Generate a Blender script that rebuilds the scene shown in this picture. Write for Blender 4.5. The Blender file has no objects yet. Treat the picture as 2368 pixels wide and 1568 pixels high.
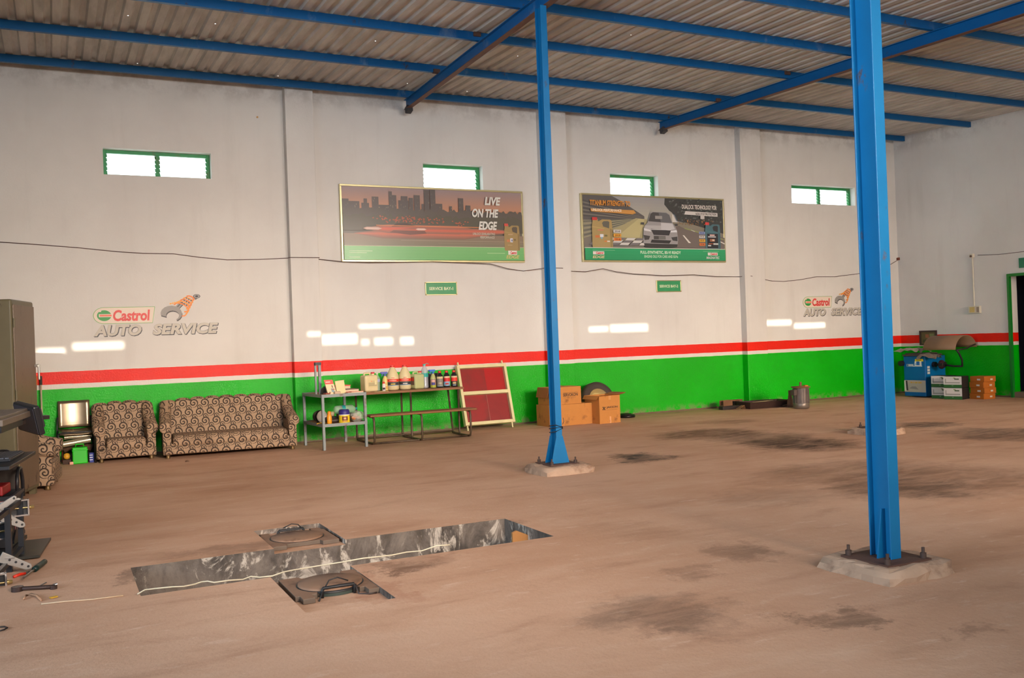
import bpy, math, random
from mathutils import Vector, Matrix
random.seed(7)
sc=bpy.context.scene
PI=math.pi
# ---------- camera ----------
CAMP=Vector((0,-13.7566,1.39242)); FPX=2140.0
CR=Vector((0.895772,-0.4429815,-0.0368777)); CU=Vector((0.0322552,-0.0179675,0.9993182)); CF=Vector((0.443342,0.8963507,0.0018064))
cd=bpy.data.cameras.new('camera'); cam=bpy.data.objects.new('camera',cd); sc.collection.objects.link(cam); sc.camera=cam
cd.sensor_fit='HORIZONTAL'; cd.sensor_width=36; cd.lens=FPX/2368*36; cd.clip_start=.05; cd.clip_end=200
cam.matrix_world=Matrix(((CR.x,CU.x,-CF.x,CAMP.x),(CR.y,CU.y,-CF.y,CAMP.y),(CR.z,CU.z,-CF.z,CAMP.z),(0,0,0,1)))
# ---------- world, sun, area lamps standing in for gate daylight, added fills ----------
w=bpy.data.worlds.new('sky'); sc.world=w; w.use_nodes=True
bg=w.node_tree.nodes['Background']; bg.inputs[0].default_value=(.93,.97,1,1); bg.inputs[1].default_value=4.0
SUN_DIR=Vector((0.10,1.0,-0.1763)).normalized()     # low sun coming in through the high slots of the front wall
ld=bpy.data.lights.new('sun','SUN'); ld.energy=6.0; ld.angle=math.radians(.25); ld.color=(1,.9,.74)
sun=bpy.data.objects.new('sun',ld); sc.collection.objects.link(sun); sun.rotation_euler=SUN_DIR.to_track_quat('-Z','Y').to_euler()
def area(name,loc,tgt,sx,sy,power,col,spread=180):
    l=bpy.data.lights.new(name,'AREA'); l.shape='RECTANGLE'; l.size=sx; l.size_y=sy; l.energy=power; l.color=col; l.spread=math.radians(spread)
    o=bpy.data.objects.new(name,l); sc.collection.objects.link(o); o.location=loc
    o.rotation_euler=(Vector(tgt)-Vector(loc)).to_track_quat('-Z','Y').to_euler(); return o
WARM=(1,.77,.58)
area('left_gate_daylight',(3.0,-16.6,3.5),(1.2,0,0.2),2.2,2.0,101,WARM,42)
area('middle_warm_fill',(7.6,-16.6,3.3),(6.9,0,0.2),3.6,2.6,104,WARM,46)  # added lamp evening out the middle of the long wall
area('right_gate_daylight',(12.4,-16.6,3.3),(12.8,0,0.2),3.6,2.6,118,WARM,46)
area('left_cool_fill',(1.0,-16.6,4.2),(1.5,-2,2.4),5.0,1.4,135,(.64,.83,1),100)  # added cool fill for the upper wall and near floor
area('side_cool_fill',(-4.9,-9.5,2.4),(15.9,-4,3.6),5.0,3.0,300,(.66,.83,1),84)  # added cool fill from the left, where the wall is solid
area('right_cool_fill',(7.5,-16.6,4.0),(8.5,-4,2.2),5.0,1.4,75,(.70,.86,1),90)  # added cool fill for the column flanges and right side
vs=sc.view_settings; vs.view_transform='Standard'; vs.look='None'; vs.exposure=0.08; vs.gamma=1; vs.use_curve_mapping=False
# ---------- helpers ----------
def ray(x,y): return (x-1184)*CR-(y-784)*CU+FPX*CF
def aY(x,y,Y=0.0):
    v=ray(x,y); return CAMP+v*((Y-CAMP.y)/v.y)
def aX(x,y,X):
    v=ray(x,y); return CAMP+v*((X-CAMP.x)/v.x)
def aZ(x,y,Z=0.0):
    v=ray(x,y); return CAMP+v*((Z-CAMP.z)/v.z)
def aS(x,y,z0,s):          # plane z=z0+s*Y
    v=ray(x,y); return CAMP+v*((z0+s*CAMP.y-CAMP.z)/(v.z-s*v.y))
def lin(c): 
    return tuple(((x/255)/12.92 if x/255<=.04045 else (((x/255)+.055)/1.055)**2.4) for x in c)
class N:
    def __init__(s,name):
        s.m=bpy.data.materials.new(name); s.m.use_nodes=True; s.t=s.m.node_tree; s.b=s.t.nodes['Principled BSDF']; s.out=s.t.nodes['Material Output']
    def n(s,ty,**k):
        x=s.t.nodes.new(ty)
        for a,v in k.items(): setattr(x,a,v)
        return x
    def l(s,a,b): s.t.links.new(a,b)
    def set(s,sock,v):
        if hasattr(v,'is_linked') or isinstance(v,bpy.types.NodeSocket): s.l(v,sock)
        else: sock.default_value=v
    def math(s,op,a,b=0.0,c=None):
        x=s.n('ShaderNodeMath',operation=op); s.set(x.inputs[0],a); s.set(x.inputs[1],b)
        if c is not None: s.set(x.inputs[2],c)
        return x.outputs[0]
    def coord(s,kind='Object',scale=None):
        o=s.n('ShaderNodeTexCoord').outputs[kind]
        if scale is None: return o
        mp=s.n('ShaderNodeMapping'); s.l(o,mp.inputs[0]); mp.inputs['Scale'].default_value=scale; return mp.outputs[0]
    def noise(s,vec,scale,detail=4,rough=.55,dist=0):
        x=s.n('ShaderNodeTexNoise'); s.l(vec,x.inputs['Vector']); x.inputs['Scale'].default_value=scale; x.inputs['Detail'].default_value=detail
        x.inputs['Roughness'].default_value=rough; x.inputs['Distortion'].default_value=dist; return x.outputs[0]
    def ramp(s,v,lo,hi,smooth=True):
        x=s.n('ShaderNodeMapRange'); x.interpolation_type='SMOOTHSTEP' if smooth else 'LINEAR'
        s.set(x.inputs[0],v); x.inputs[1].default_value=lo; x.inputs[2].default_value=hi; x.inputs[3].default_value=0; x.inputs[4].default_value=1; return x.outputs[0]
    def mix(s,f,a,b):
        x=s.n('ShaderNodeMix',data_type='RGBA'); s.set(x.inputs[0],f)
        for i,v in ((6,a),(7,b)):
            if isinstance(v,tuple): x.inputs[i].default_value=(*v[:3],1)
            else: s.l(v,x.inputs[i])
        return x.outputs[2]
    def bump(s,h,strength=.3,dist=.01):
        x=s.n('ShaderNodeBump'); s.l(h,x.inputs['Height']); x.inputs['Strength'].default_value=strength; x.inputs['Distance'].default_value=dist; s.l(x.outputs[0],s.b.inputs['Normal'])
    def fin(s,col=None,rough=None,metal=None):
        if col is not None:
            if isinstance(col,tuple): s.b.inputs['Base Color'].default_value=(*col[:3],1)
            else: s.l(col,s.b.inputs['Base Color'])
        if rough is not None: s.set(s.b.inputs['Roughness'],rough)
        if metal is not None: s.b.inputs['Metallic'].default_value=metal
        return s.m
_mc={}
def M(c,rough=.6,metal=0.0,var=.14,scale=9.0,bump=0.0,dirt=None,damt=.5,dscale=5.0,bscale=60,spec=.5):
    """plain painted / moulded surface: colour (sRGB 0-255) with slight noise, optional worn or dirty patches"""
    key=(c,rough,metal,var,scale,bump,dirt,damt,dscale,bscale,spec)
    if key in _mc: return _mc[key]
    s=N('surface_%d_%d_%d'%c); co=s.coord(); n=s.noise(co,scale,3)
    a=lin(c); col=s.mix(n,tuple(x*(1-var) for x in a),tuple(min(1,x*(1+var)) for x in a))
    if dirt:
        d=s.ramp(s.noise(co,dscale,6,.65),.62-.3*damt,.78-.2*damt); col=s.mix(d,col,lin(dirt))
    if bump: s.bump(s.noise(co,bscale,3),bump,.004)
    s.b.inputs['Specular IOR Level'].default_value=spec
    _mc[key]=s.fin(col,rough,metal); return _mc[key]
def mat_print(rough=.45):
    s=N('printed_surface'); x=s.n('ShaderNodeVertexColor',layer_name='Col'); return s.fin(x.outputs[0],rough)
PRINT=mat_print(.5); PRINTG=mat_print(.25)
_tc={}
def textgeo(s,bold=0.0,shear=0.0,space=1.0):
    k=(s,bold,shear,space)
    if k in _tc: return _tc[k]
    cu=bpy.data.curves.new('t','FONT'); cu.body=s; cu.offset=bold; cu.shear=shear; cu.space_character=space; cu.resolution_u=3; cu.fill_mode='FRONT'
    ob=bpy.data.objects.new('t',cu); me=ob.to_mesh()
    vs=[(v.co.x,v.co.y) for v in me.vertices]; fs=[tuple(p.vertices) for p in me.polygons]
    ob.to_mesh_clear(); bpy.data.objects.remove(ob); bpy.data.curves.remove(cu)
    x0=min(v[0] for v in vs);x1=max(v[0] for v in vs);y0=min(v[1] for v in vs);y1=max(v[1] for v in vs)
    vs=[((a-x0)/(x1-x0),(b-y0)/(y1-y0)) for a,b in vs]
    _tc[k]=(vs,fs,(x1-x0)/(y1-y0)); return _tc[k]
class B:
    def __init__(s): s.v=[];s.f=[];s.mi=[];s.sm=[];s.c=[]
    def add(s,vs,fs,mat=0,smooth=False,col=None,X=None):
        k=len(s.v)
        for p in vs:
            p=Vector(p); s.v.append(X@p if X else p)
        for f in fs:
            s.f.append(tuple(k+i for i in f)); s.mi.append(mat); s.sm.append(smooth); s.c.append(col)
        return s
    def box(s,x0,y0,z0,x1,y1,z1,mat=0,col=None,X=None):
        v=[(x0,y0,z0),(x1,y0,z0),(x1,y1,z0),(x0,y1,z0),(x0,y0,z1),(x1,y0,z1),(x1,y1,z1),(x0,y1,z1)]
        return s.add(v,[(0,3,2,1),(4,5,6,7),(0,1,5,4),(1,2,6,5),(2,3,7,6),(3,0,4,7)],mat,False,col,X)
    def cbox(s,c,d,mat=0,X=None,col=None): return s.box(c[0]-d[0]/2,c[1]-d[1]/2,c[2]-d[2]/2,c[0]+d[0]/2,c[1]+d[1]/2,c[2]+d[2]/2,mat,col,X)
    def bar(s,p0,p1,wd,h,up=(0,0,1),mat=0,col=None):
        p0=Vector(p0);p1=Vector(p1);d=(p1-p0).normalized(); u=Vector(up); sd=d.cross(u)
        if sd.length<1e-4: sd=d.cross(Vector((1,0,0)))
        sd.normalize(); u=sd.cross(d); a=sd*wd/2; b=u*h/2
        v=[p-a-b for p in (p0,)]+[p0+a-b,p0+a+b,p0-a+b,p1-a-b,p1+a-b,p1+a+b,p1-a+b]
        return s.add(v,[(0,1,2,3),(7,6,5,4),(0,4,5,1),(1,5,6,2),(2,6,7,3),(3,7,4,0)],mat,False,col)
    def cyl(s,p0,p1,r0,r1=None,n=14,mat=0,smooth=True,col=None):
        r1=r0 if r1 is None else r1; p0=Vector(p0);p1=Vector(p1);d=(p1-p0).normalized()
        a=d.cross(Vector((0,0,1)) if abs(d.z)<.9 else Vector((1,0,0))).normalized(); b=d.cross(a)
        R=[(math.cos(2*PI*i/n),math.sin(2*PI*i/n)) for i in range(n)]
        v=[p0+(a*x+b*y)*r0 for x,y in R]+[p1+(a*x+b*y)*r1 for x,y in R]
        s.add(v,[(i,(i+1)%n,n+(i+1)%n,n+i) for i in range(n)],mat,smooth,col)
        s.add(v[:n],[tuple(range(n-1,-1,-1))],mat,False,col); return s.add(v[n:],[tuple(range(n))],mat,False,col)
    def tube(s,pts,r,n=8,mat=0,closed=False,col=None):
        pts=[Vector(p) for p in pts]; m=len(pts); V=[]; a=None
        for i,p in enumerate(pts):
            if closed: d=(pts[(i+1)%m]-pts[i-1])
            else: d=pts[min(i+1,m-1)]-pts[max(i-1,0)]
            d.normalize()
            if a is None: a=d.cross(Vector((0,0,1)) if abs(d.z)<.9 else Vector((1,0,0)))
            a=(a-d*a.dot(d)); a.normalize(); b=d.cross(a)
            V+=[p+(a*math.cos(2*PI*k/n)+b*math.sin(2*PI*k/n))*r for k in range(n)]
        F=[(i*n+k,i*n+(k+1)%n,((i+1)%m)*n+(k+1)%n,((i+1)%m)*n+k) for i in range(m if closed else m-1) for k in range(n)]
        if not closed: F+=[tuple(range(n-1,-1,-1)),tuple((m-1)*n+k for k in range(n))]
        return s.add(V,F,mat,True,col)
    def lathe(s,prof,n=18,o=(0,0,0),mat=0,X=None,smooth=True,a0=0.0,a1=2*PI,col=None):
        full=abs(a1-a0-2*PI)<1e-6; k=n if full else n+1; V=[]
        for r,z in prof:
            for i in range(k):
                a=a0+(a1-a0)*i/n; V.append((o[0]+r*math.cos(a),o[1]+r*math.sin(a),o[2]+z))
        F=[]
        for j in range(len(prof)-1):
            for i in range(n): 
                i2=(i+1)%k; F.append((j*k+i,j*k+i2,(j+1)*k+i2,(j+1)*k+i))
        return s.add(V,F,mat,smooth,col,X)
    def prism(s,poly,d0,d1,plane='xz',mat=0,col=None,X=None):
        def P(u,v,d): return {'xz':(u,d,v),'xy':(u,v,d),'yz':(d,u,v)}[plane]
        n=len(poly); V=[P(u,v,d0) for u,v in poly]+[P(u,v,d1) for u,v in poly]
        F=[tuple(range(n)),tuple(range(2*n-1,n-1,-1))]+[(i,n+i,n+(i+1)%n,(i+1)%n) for i in range(n)]
        return s.add(V,F,mat,False,col,X)
    def poly(s,pts,mat=0,col=None): return s.add(pts,[tuple(range(len(pts)))],mat,False,col)
    def text(s,t,o,u,v,wd,h,mat=0,col=None,bold=.02,shear=0.0,space=1.0):
        vs,fs,asp=textgeo(t,bold,shear,space); o=Vector(o);u=Vector(u);v=Vector(v)
        if wd is None: wd=h*asp
        return s.add([o+u*(a*wd)+v*(b*h) for a,b in vs],fs,mat,False,col)
    def build(s,name,mats,parent=None,loc=None,rz=0,bevel=0,uv=None,sub=0,seg=2):
        me=bpy.data.meshes.new(name); me.from_pydata([tuple(p) for p in s.v],[],s.f)
        if not isinstance(mats,(list,tuple)): mats=[mats]
        for m in mats: me.materials.append(m)
        me.polygons.foreach_set('material_index',s.mi); me.polygons.foreach_set('use_smooth',s.sm)
        if any(c is not None for c in s.c):
            ca=me.color_attributes.new('Col','FLOAT_COLOR','CORNER'); i=0; buf=[]
            for f,c in zip(s.f,s.c):
                L=lin(c or (200,200,200)); buf+=[L[0],L[1],L[2],1.0]*len(f)
            ca.data.foreach_set('color',buf)
        if uv:
            ul=me.uv_layers.new(name='UVMap'); me.update()
            for p in me.polygons:
                nn=p.normal; ax=max(range(3),key=lambda k:abs(nn[k]))
                for li in p.loop_indices:
                    q=me.vertices[me.loops[li].vertex_index].co
                    ul.data[li].uv={0:(q.y*uv,q.z*uv),1:(q.x*uv,q.z*uv),2:(q.x*uv,q.y*uv)}[ax]
        me.update(); ob=bpy.data.objects.new(name,me); sc.collection.objects.link(ob)
        if parent: ob.parent=parent
        if loc is not None: ob.location=loc
        ob.rotation_euler=(0,0,rz)
        if bevel:
            md=ob.modifiers.new('bevel','BEVEL'); md.width=bevel; md.segments=seg; md.limit_method='ANGLE'; md.angle_limit=.6
            md.harden_normals=False
        return ob
def tag(o,label,cat,group=None):
    o['label']=label; o['category']=cat
    if group: o['group']=group
    return o
def thing(name,label,cat,loc=(0,0,0),rz=0.0,group=None):
    o=bpy.data.objects.new(name,None); sc.collection.objects.link(o); o.empty_display_size=.1; o.location=loc; o.rotation_euler=(0,0,rz); return tag(o,label,cat,group)
def struct(o): o['kind']='structure'; return o
def dup(root,loc=None,rz=None,label=None):
    r=root.copy(); sc.collection.objects.link(r)
    if loc is not None: r.location=loc
    if rz is not None: r.rotation_euler=(0,0,rz)
    if label: r['label']=label
    for ch in list(root.children):
        c=ch.copy(); sc.collection.objects.link(c); c.parent=r
        for g in ch.children:
            d=g.copy(); sc.collection.objects.link(d); d.parent=c
    return r
def arc(c,r,a0,a1,n,f): return [f(c[0]+r*math.cos(a0+(a1-a0)*i/n),c[1]+r*math.sin(a0+(a1-a0)*i/n)) for i in range(n+1)]
# ---------- setting materials ----------
def mat_wall(name,far=False):
    s=N(name); co=s.n('ShaderNodeNewGeometry').outputs['Position']; sp=s.n('ShaderNodeSeparateXYZ'); s.l(co,sp.inputs[0])
    wob=s.math('MULTIPLY',s.math('SUBTRACT',s.noise(co,5,3),.5),.012); z=s.math('ADD',sp.outputs[2],wob)
    n1=s.noise(co,.7,5,.6); mp=s.n('ShaderNodeMapping'); s.l(co,mp.inputs[0]); mp.inputs['Scale'].default_value=(2.2,2.2,.25); n2=s.noise(mp.outputs[0],1.6,5,.6)
    wht=s.mix(s.ramp(n1,.35,.7),lin((222,218,212)),lin((214,209,203)))
    wht=s.mix(s.math('MULTIPLY',s.ramp(n2,.52,.75),.16),wht,lin((176,168,158)))
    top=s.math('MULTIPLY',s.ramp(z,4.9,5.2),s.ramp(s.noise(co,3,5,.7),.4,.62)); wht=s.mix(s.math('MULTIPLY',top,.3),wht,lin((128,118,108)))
    red=s.mix(n1,lin((232,24,8)),lin((240,36,16))); grn=s.mix(s.ramp(n1,.3,.7),lin((0,172,2)),lin((4,188,16)))
    low=s.math('MULTIPLY',s.math('SUBTRACT',1.0,s.ramp(z,.02,.16)),s.ramp(s.noise(co,7,5,.7),.42,.6)); grn=s.mix(s.math('MULTIPLY',low,.8),grn,lin((128,128,92)))
    grn=s.mix(s.ramp(z,.022,.032),lin((112,92,72)),grn)
    def step(a): return s.math('GREATER_THAN',z,a)
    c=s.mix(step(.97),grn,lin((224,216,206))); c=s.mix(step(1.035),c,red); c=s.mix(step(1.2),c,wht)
    gl=s.math('SUBTRACT',1.0,step(1.2)); rough=s.math('SUBTRACT',.72,s.math('MULTIPLY',gl,.47))
    h=s.math('ADD',s.noise(co,38,4,.6),s.math('MULTIPLY',s.noise(co,120,2),.4)); b=s.n('ShaderNodeBump'); s.l(h,b.inputs['Height']); b.inputs['Distance'].default_value=.012
    s.set(b.inputs['Strength'],s.math('ADD',.12,s.math('MULTIPLY',gl,.5))); s.l(b.outputs[0],s.b.inputs['Normal'])
    s.b.inputs['Specular IOR Level'].default_value=.3
    return s.fin(c,rough)
WALL=mat_wall('painted_plaster')
STAINS=[(1482,1058,.42,.30,.92,(20,15,12)),(1640,1003,.9,.45,.85,(84,50,20)),(1850,1026,.75,.55,.95,(70,42,20)),(1760,1012,.8,.4,.6,(70,45,25)),(1525,1415,.42,.22,.45,(70,55,45)),(1600,1432,.25,.2,.3,(80,60,50)),(1715,1277,.26,.16,.5,(96,64,44)),
 (1590,1325,.22,.12,.4,(100,72,54)),(1945,1433,.2,.12,.6,(90,66,48)),(2145,983,.5,.3,.75,(40,28,20)),(2320,1003,.9,.5,.7,(48,32,22)),(1960,1090,1.1,.5,.5,(92,60,36)),(2200,1110,1.2,.6,.5,(84,54,32)),(2080,1130,.7,.35,.55,(60,40,26)),(935,1312,.22,.08,.6,(84,58,40)),(1135,1212,.25,.12,.45,(80,58,42)),
 (300,1335,.14,.12,.6,(70,50,38)),(1680,975,.5,.25,.4,(84,56,32)),(560,1265,.6,.12,.45,(96,62,42)),(945,1305,.35,.14,.45,(110,70,48)),(1310,960,.3,.15,.3,(90,64,40)),(2250,1455,.12,.08,.4,(100,72,54)),(2000,990,.35,.2,.6,(60,42,30)),(1790,1150,.6,.3,.3,(90,62,42)),(870,1355,.12,.3,.35,(150,80,46))]
def mat_floor():
    s=N('dusty_concrete'); co=s.n('ShaderNodeNewGeometry').outputs['Position']
    mp=s.n('ShaderNodeMapping'); s.l(co,mp.inputs[0]); mp.inputs['Scale'].default_value=(.55,1.7,1); mp.inputs['Rotation'].default_value=(0,0,.25)
    n1=s.noise(co,.45,5,.6); n2=s.noise(mp.outputs[0],1.6,6,.65,.4); n3=s.noise(mp.outputs[0],7,5,.7)
    c=s.mix(s.ramp(n1,.3,.72),lin((192,148,118)),lin((208,168,140))); c=s.mix(s.math('MULTIPLY',s.ramp(n2,.5,.78),.55),c,lin((150,106,78)))
    c=s.mix(s.math('MULTIPLY',s.ramp(n2,.5,.26),.4),c,lin((218,184,158))); c=s.mix(s.math('MULTIPLY',s.ramp(n3,.56,.74),.5),c,lin((226,196,174)))
    sx=s.n('ShaderNodeSeparateXYZ'); s.l(co,sx.inputs[0]); wob=s.n('ShaderNodeTexNoise'); s.l(co,wob.inputs['Vector']); wob.inputs['Scale'].default_value=2.2; wob.inputs['Detail'].default_value=9; wob.inputs['Roughness'].default_value=.78
    sw=s.n('ShaderNodeSeparateXYZ'); s.l(wob.outputs['Color'],sw.inputs[0])
    wx=s.math('ADD',sx.outputs[0],s.math('MULTIPLY',s.math('SUBTRACT',sw.outputs[0],.5),1.3)); wy=s.math('ADD',sx.outputs[1],s.math('MULTIPLY',s.math('SUBTRACT',sw.outputs[1],.5),1.1))
    streak=s.math('ADD',.55,s.math('MULTIPLY',s.ramp(s.noise(mp.outputs[0],4.2,9,.72,.8),.38,.62),.5))
    for (px,py,rx,ry,am,cc) in STAINS:
        p=aZ(px,py); dx=s.math('DIVIDE',s.math('SUBTRACT',wx,p.x),rx); dy=s.math('DIVIDE',s.math('SUBTRACT',wy,p.y),ry*1.5)
        d=s.math('ADD',s.math('MULTIPLY',dx,dx),s.math('MULTIPLY',dy,dy)); f=s.math('MULTIPLY',s.math('MULTIPLY',s.math('SUBTRACT',1.0,s.ramp(d,.15,1.3)),am),streak); c=s.mix(f,c,lin(cc))
    fine=s.noise(co,90,3,.7); c=s.mix(s.math('MULTIPLY',s.ramp(fine,.55,.75),.22),c,lin((120,90,70)))
    s.bump(s.math('ADD',s.noise(co,14,5,.7),s.math('MULTIPLY',n2,1.5)),.35,.012); s.b.inputs['Specular IOR Level'].default_value=.35
    return s.fin(c,.78)
def mat_pit():
    s=N('stained_cement'); co=s.n('ShaderNodeNewGeometry').outputs['Position']; mp=s.n('ShaderNodeMapping'); s.l(co,mp.inputs[0]); mp.inputs['Scale'].default_value=(2.2,2.2,1.2)
    n=s.noise(mp.outputs[0],1.5,7,.7,.6); c=s.mix(s.ramp(n,.35,.65),lin((62,54,48)),lin((118,106,96))); c=s.mix(s.ramp(s.noise(mp.outputs[0],2.6,6,.7,.9),.53,.63),c,lin((182,170,156)))
    c=s.mix(s.math('MULTIPLY',s.ramp(s.noise(co,9,5,.7),.5,.7),.5),c,lin((78,66,52))); s.bump(s.noise(co,16,6,.7),.6,.02); return s.fin(c,.85)
FLOOR=mat_floor(); PIT=mat_pit()
# ---------- floor with inspection pit and turn-plate recesses ----------
PX0,PX1,PY0,PY1=.40,3.12,-8.0,-7.2
xs=[-5.2,PX0,1.14,1.33,1.64,1.84,PX1,22]; ys=[-17,-8.88,PY0,PY1,-6.46,3]
def lev(i,j):
    xa,xb=xs[i],xs[i+1]; ya,yb=ys[j],ys[j+1]; xm=(xa+xb)/2; ym=(ya+yb)/2
    if PX0<xm<PX1 and PY0<ym<PY1: return -1.35
    if 1.33<xm<1.84 and PY1<ym<-6.46: return -.036
    if 1.14<xm<1.64 and -8.88<ym<PY0: return -.036
    return 0.0
b=B(); nx=len(xs)-1; ny=len(ys)-1
for i in range(nx):
    for j in range(ny):
        z=lev(i,j); b.poly([(xs[i],ys[j],z),(xs[i+1],ys[j],z),(xs[i+1],ys[j+1],z),(xs[i],ys[j+1],z)],0 if z>-1 else 1)
        if i<nx-1:
            z2=lev(i+1,j)
            if z2!=z: b.poly([(xs[i+1],ys[j],z),(xs[i+1],ys[j],z2),(xs[i+1],ys[j+1],z2),(xs[i+1],ys[j+1],z)],1)
        if j<ny-1:
            z2=lev(i,j+1)
            if z2!=z: b.poly([(xs[i],ys[j+1],z),(xs[i+1],ys[j+1],z),(xs[i+1],ys[j+1],z2),(xs[i],ys[j+1],z2)],1)
floor=struct(b.build('floor',[FLOOR,PIT]))
# ---------- long painted wall with four louvred window openings ----------
WINS=[(.68,2.10,3.87,4.235),(5.34,6.38,3.87,4.27),(8.84,9.86,3.87,4.27),(13.02,14.72,3.88,4.25)]
TH=.24; X0,X1,ZT=-5.0,16.1,5.45
def holed_wall(b,xb,zb,holes,y0,y1):
    def hole(x,z): return any(a<x<c and d<z<e for a,c,d,e in holes)
    for i in range(len(xb)-1):
        for j in range(len(zb)-1):
            xa,xc,za,zc=xb[i],xb[i+1],zb[j],zb[j+1]; xm=(xa+xc)/2; zm=(za+zc)/2
            if hole(xm,zm):
                if not hole(xa-.001,zm): b.poly([(xa,y0,za),(xa,y1,za),(xa,y1,zc),(xa,y0,zc)])
                if not hole(xc+.001,zm): b.poly([(xc,y1,za),(xc,y0,za),(xc,y0,zc),(xc,y1,zc)])
                if not hole(xm,za-.001): b.poly([(xa,y0,za),(xc,y0,za),(xc,y1,za),(xa,y1,za)])
                if not hole(xm,zc+.001): b.poly([(xa,y1,zc),(xc,y1,zc),(xc,y0,zc),(xa,y0,zc)])
            else:
                b.poly([(xa,y0,za),(xc,y0,za),(xc,y0,zc),(xa,y0,zc)]); b.poly([(xc,y1,za),(xa,y1,za),(xa,y1,zc),(xc,y1,zc)])
b=B(); xb=sorted({X0,X1}|{v for h in WINS for v in h[:2]}); zb=sorted({0,ZT}|{v for h in WINS for v in h[2:]})
holed_wall(b,xb,zb,WINS,0,TH); wall_back=struct(b.build('wall_back',WALL))
for a,c in ((3.15,3.57),(7.41,7.90),(11.65,12.14)):
    B().box(a,-.15,0,c,.02,5.3).build('pilaster',WALL,wall_back,bevel=.008)
# right wall with a doorway into a dark store room
RX=15.88; DY1=aX(2336,700,RX).y; DY0=DY1-1.2; DZ1=aX(2340,634,RX).z-.03
b=B()
def xq(b,x,y0,y1,z0,z1): b.box(x,y0,z0,x+.2,y1,z1)
xq(b,RX,DY1,.3,0,ZT); xq(b,RX,-17,DY0,0,ZT); xq(b,RX,DY0,DY1,DZ1,ZT)
wall_right=struct(b.build('wall_right',WALL))
b=B().box(RX+.01,DY0,0,RX+.6,DY1,.1); st=struct(b.build('trim_1',M((120,98,80),.8,bump=.3),bevel=.01))
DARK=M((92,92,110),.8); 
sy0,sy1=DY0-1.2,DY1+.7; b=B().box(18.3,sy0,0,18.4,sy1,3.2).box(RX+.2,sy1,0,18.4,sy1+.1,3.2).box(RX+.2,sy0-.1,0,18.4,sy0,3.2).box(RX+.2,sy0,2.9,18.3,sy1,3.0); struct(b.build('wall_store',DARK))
GRN=M((16,120,36),.45)
d=struct(B().box(RX-.03,DY1-.012,.0,RX+.03,DY1+.035,DZ1+.04).box(RX-.03,DY0-.01,DZ1-.012,RX+.03,DY1-.012,DZ1+.04).box(RX-.03,DY0-.035,.0,RX+.03,DY0+.012,DZ1-.012).build('door_1',GRN))
# far side walls out of view: left wall and the front wall with high slots placed for the sun patches, no gate openings
b=B().box(-5.2,-17,0,-5.0,.3,ZT); struct(b.build('wall_left',WALL))
PATCH=[]
def pat(x0,y0,x1,y1):
    a=aY(x0,y0); c=aY(x1,y1); PATCH.append((min(a.x,c.x),max(a.x,c.x),min(a.z,c.z),max(a.z,c.z)))
pat(85,806,150,818); pat(168,793,286,806); pat(708,772,738,781); pat(744,774,826,794); pat(830,750,902,757); pat(836,785,853,797); pat(866,782,908,796); pat(926,780,956,796); pat(1362,756,1406,766); pat(1411,751,1498,765); pat(1767,741,1830,751); pat(1836,748,1908,757)
FYI=-16.9; k=(-FYI)/SUN_DIR.y; holes=[]
for a,c,e,f in PATCH: holes.append((a-SUN_DIR.x*k,c-SUN_DIR.x*k,e-SUN_DIR.z*k,f-SUN_DIR.z*k))
b=B(); xb=sorted({-5.2,16.1}|{v for h in holes for v in h[:2]}); zb=sorted({0,6.0}|{v for h in holes for v in h[2:]})
holed_wall(b,xb,zb,holes,FYI,FYI-.03); struct(b.build('wall_front',WALL))
# ---------- windows: green frame, mullion and glass louvres ----------
def mat_glass():
    s=N('louvre_glass'); s.b.inputs['Base Color'].default_value=(.9,.97,.95,1); s.b.inputs['Roughness'].default_value=.25; s.b.inputs['Transmission Weight'].default_value=.0; 
    t=s.n('ShaderNodeBsdfTransparent'); t.inputs[0].default_value=(.93,.97,.96,1); mx=s.n('ShaderNodeMixShader'); mx.inputs[0].default_value=.15; s.l(t.outputs[0],mx.inputs[1]); s.l(s.b.outputs[0],mx.inputs[2]); s.l(mx.outputs[0],s.out.inputs[0]); return s.m
GLASS=mat_glass(); WGRN=M((30,132,70),.5,dirt=(70,110,60),damt=.3)
for k,(a,c,d0,e) in enumerate(WINS):
    fr=B(); y0,y1=.13,.19; t=.045
    fr.box(a,y0,d0,a+t,y1,e).box(c-t,y0,d0,c,y1,e).box(a+t,y0,d0,c-t,y1,d0+t*.6).box(a+t,y0,e-t,c-t,y1,e)
    dv=[a+t,c-t]
    if k in (0,3): m=(a+c)/2; fr.box(m-.022,y0,d0+t*.6,m+.022,y1,e-t); dv=[a+t,m-.022,m+.022,c-t]
    f=struct(fr.build('window_%d'%(k+1),WGRN,bevel=.004))
    for q in range(0,len(dv),2):
        n=5; hh=(e-t-d0-t*.6)/n
        for i in range(n):
            z=d0+t*.6+hh*i; pb=B(); pb.bar((dv[q]+.004,.145,z+.012),(dv[q],.145,z+.012),.001,.001) if False else None
            pb=B(); pb.add([(dv[q]+.004,.138,z+.004),(dv[q+1]-.004,.138,z+.004),(dv[q+1]-.004,.182,z+hh-.006),(dv[q]+.004,.182,z+hh-.006),(dv[q]+.004,.134,z+.008),(dv[q+1]-.004,.134,z+.008),(dv[q+1]-.004,.178,z+hh-.002),(dv[q]+.004,.178,z+hh-.002)],[(0,1,2,3),(7,6,5,4),(0,4,5,1),(1,5,6,2),(2,6,7,3),(3,7,4,0)])
            pb.build('pane',GLASS,f)
        cl=B()
        for i in range(n):
            z=d0+t*.6+hh*i
            for x in (dv[q]+.006,dv[q+1]-.006): cl.bar((x,.128,z+.002),(x,.186,z+hh-.006),.012,.012)
        cl.build('louvre_clips',WGRN,f)
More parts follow.
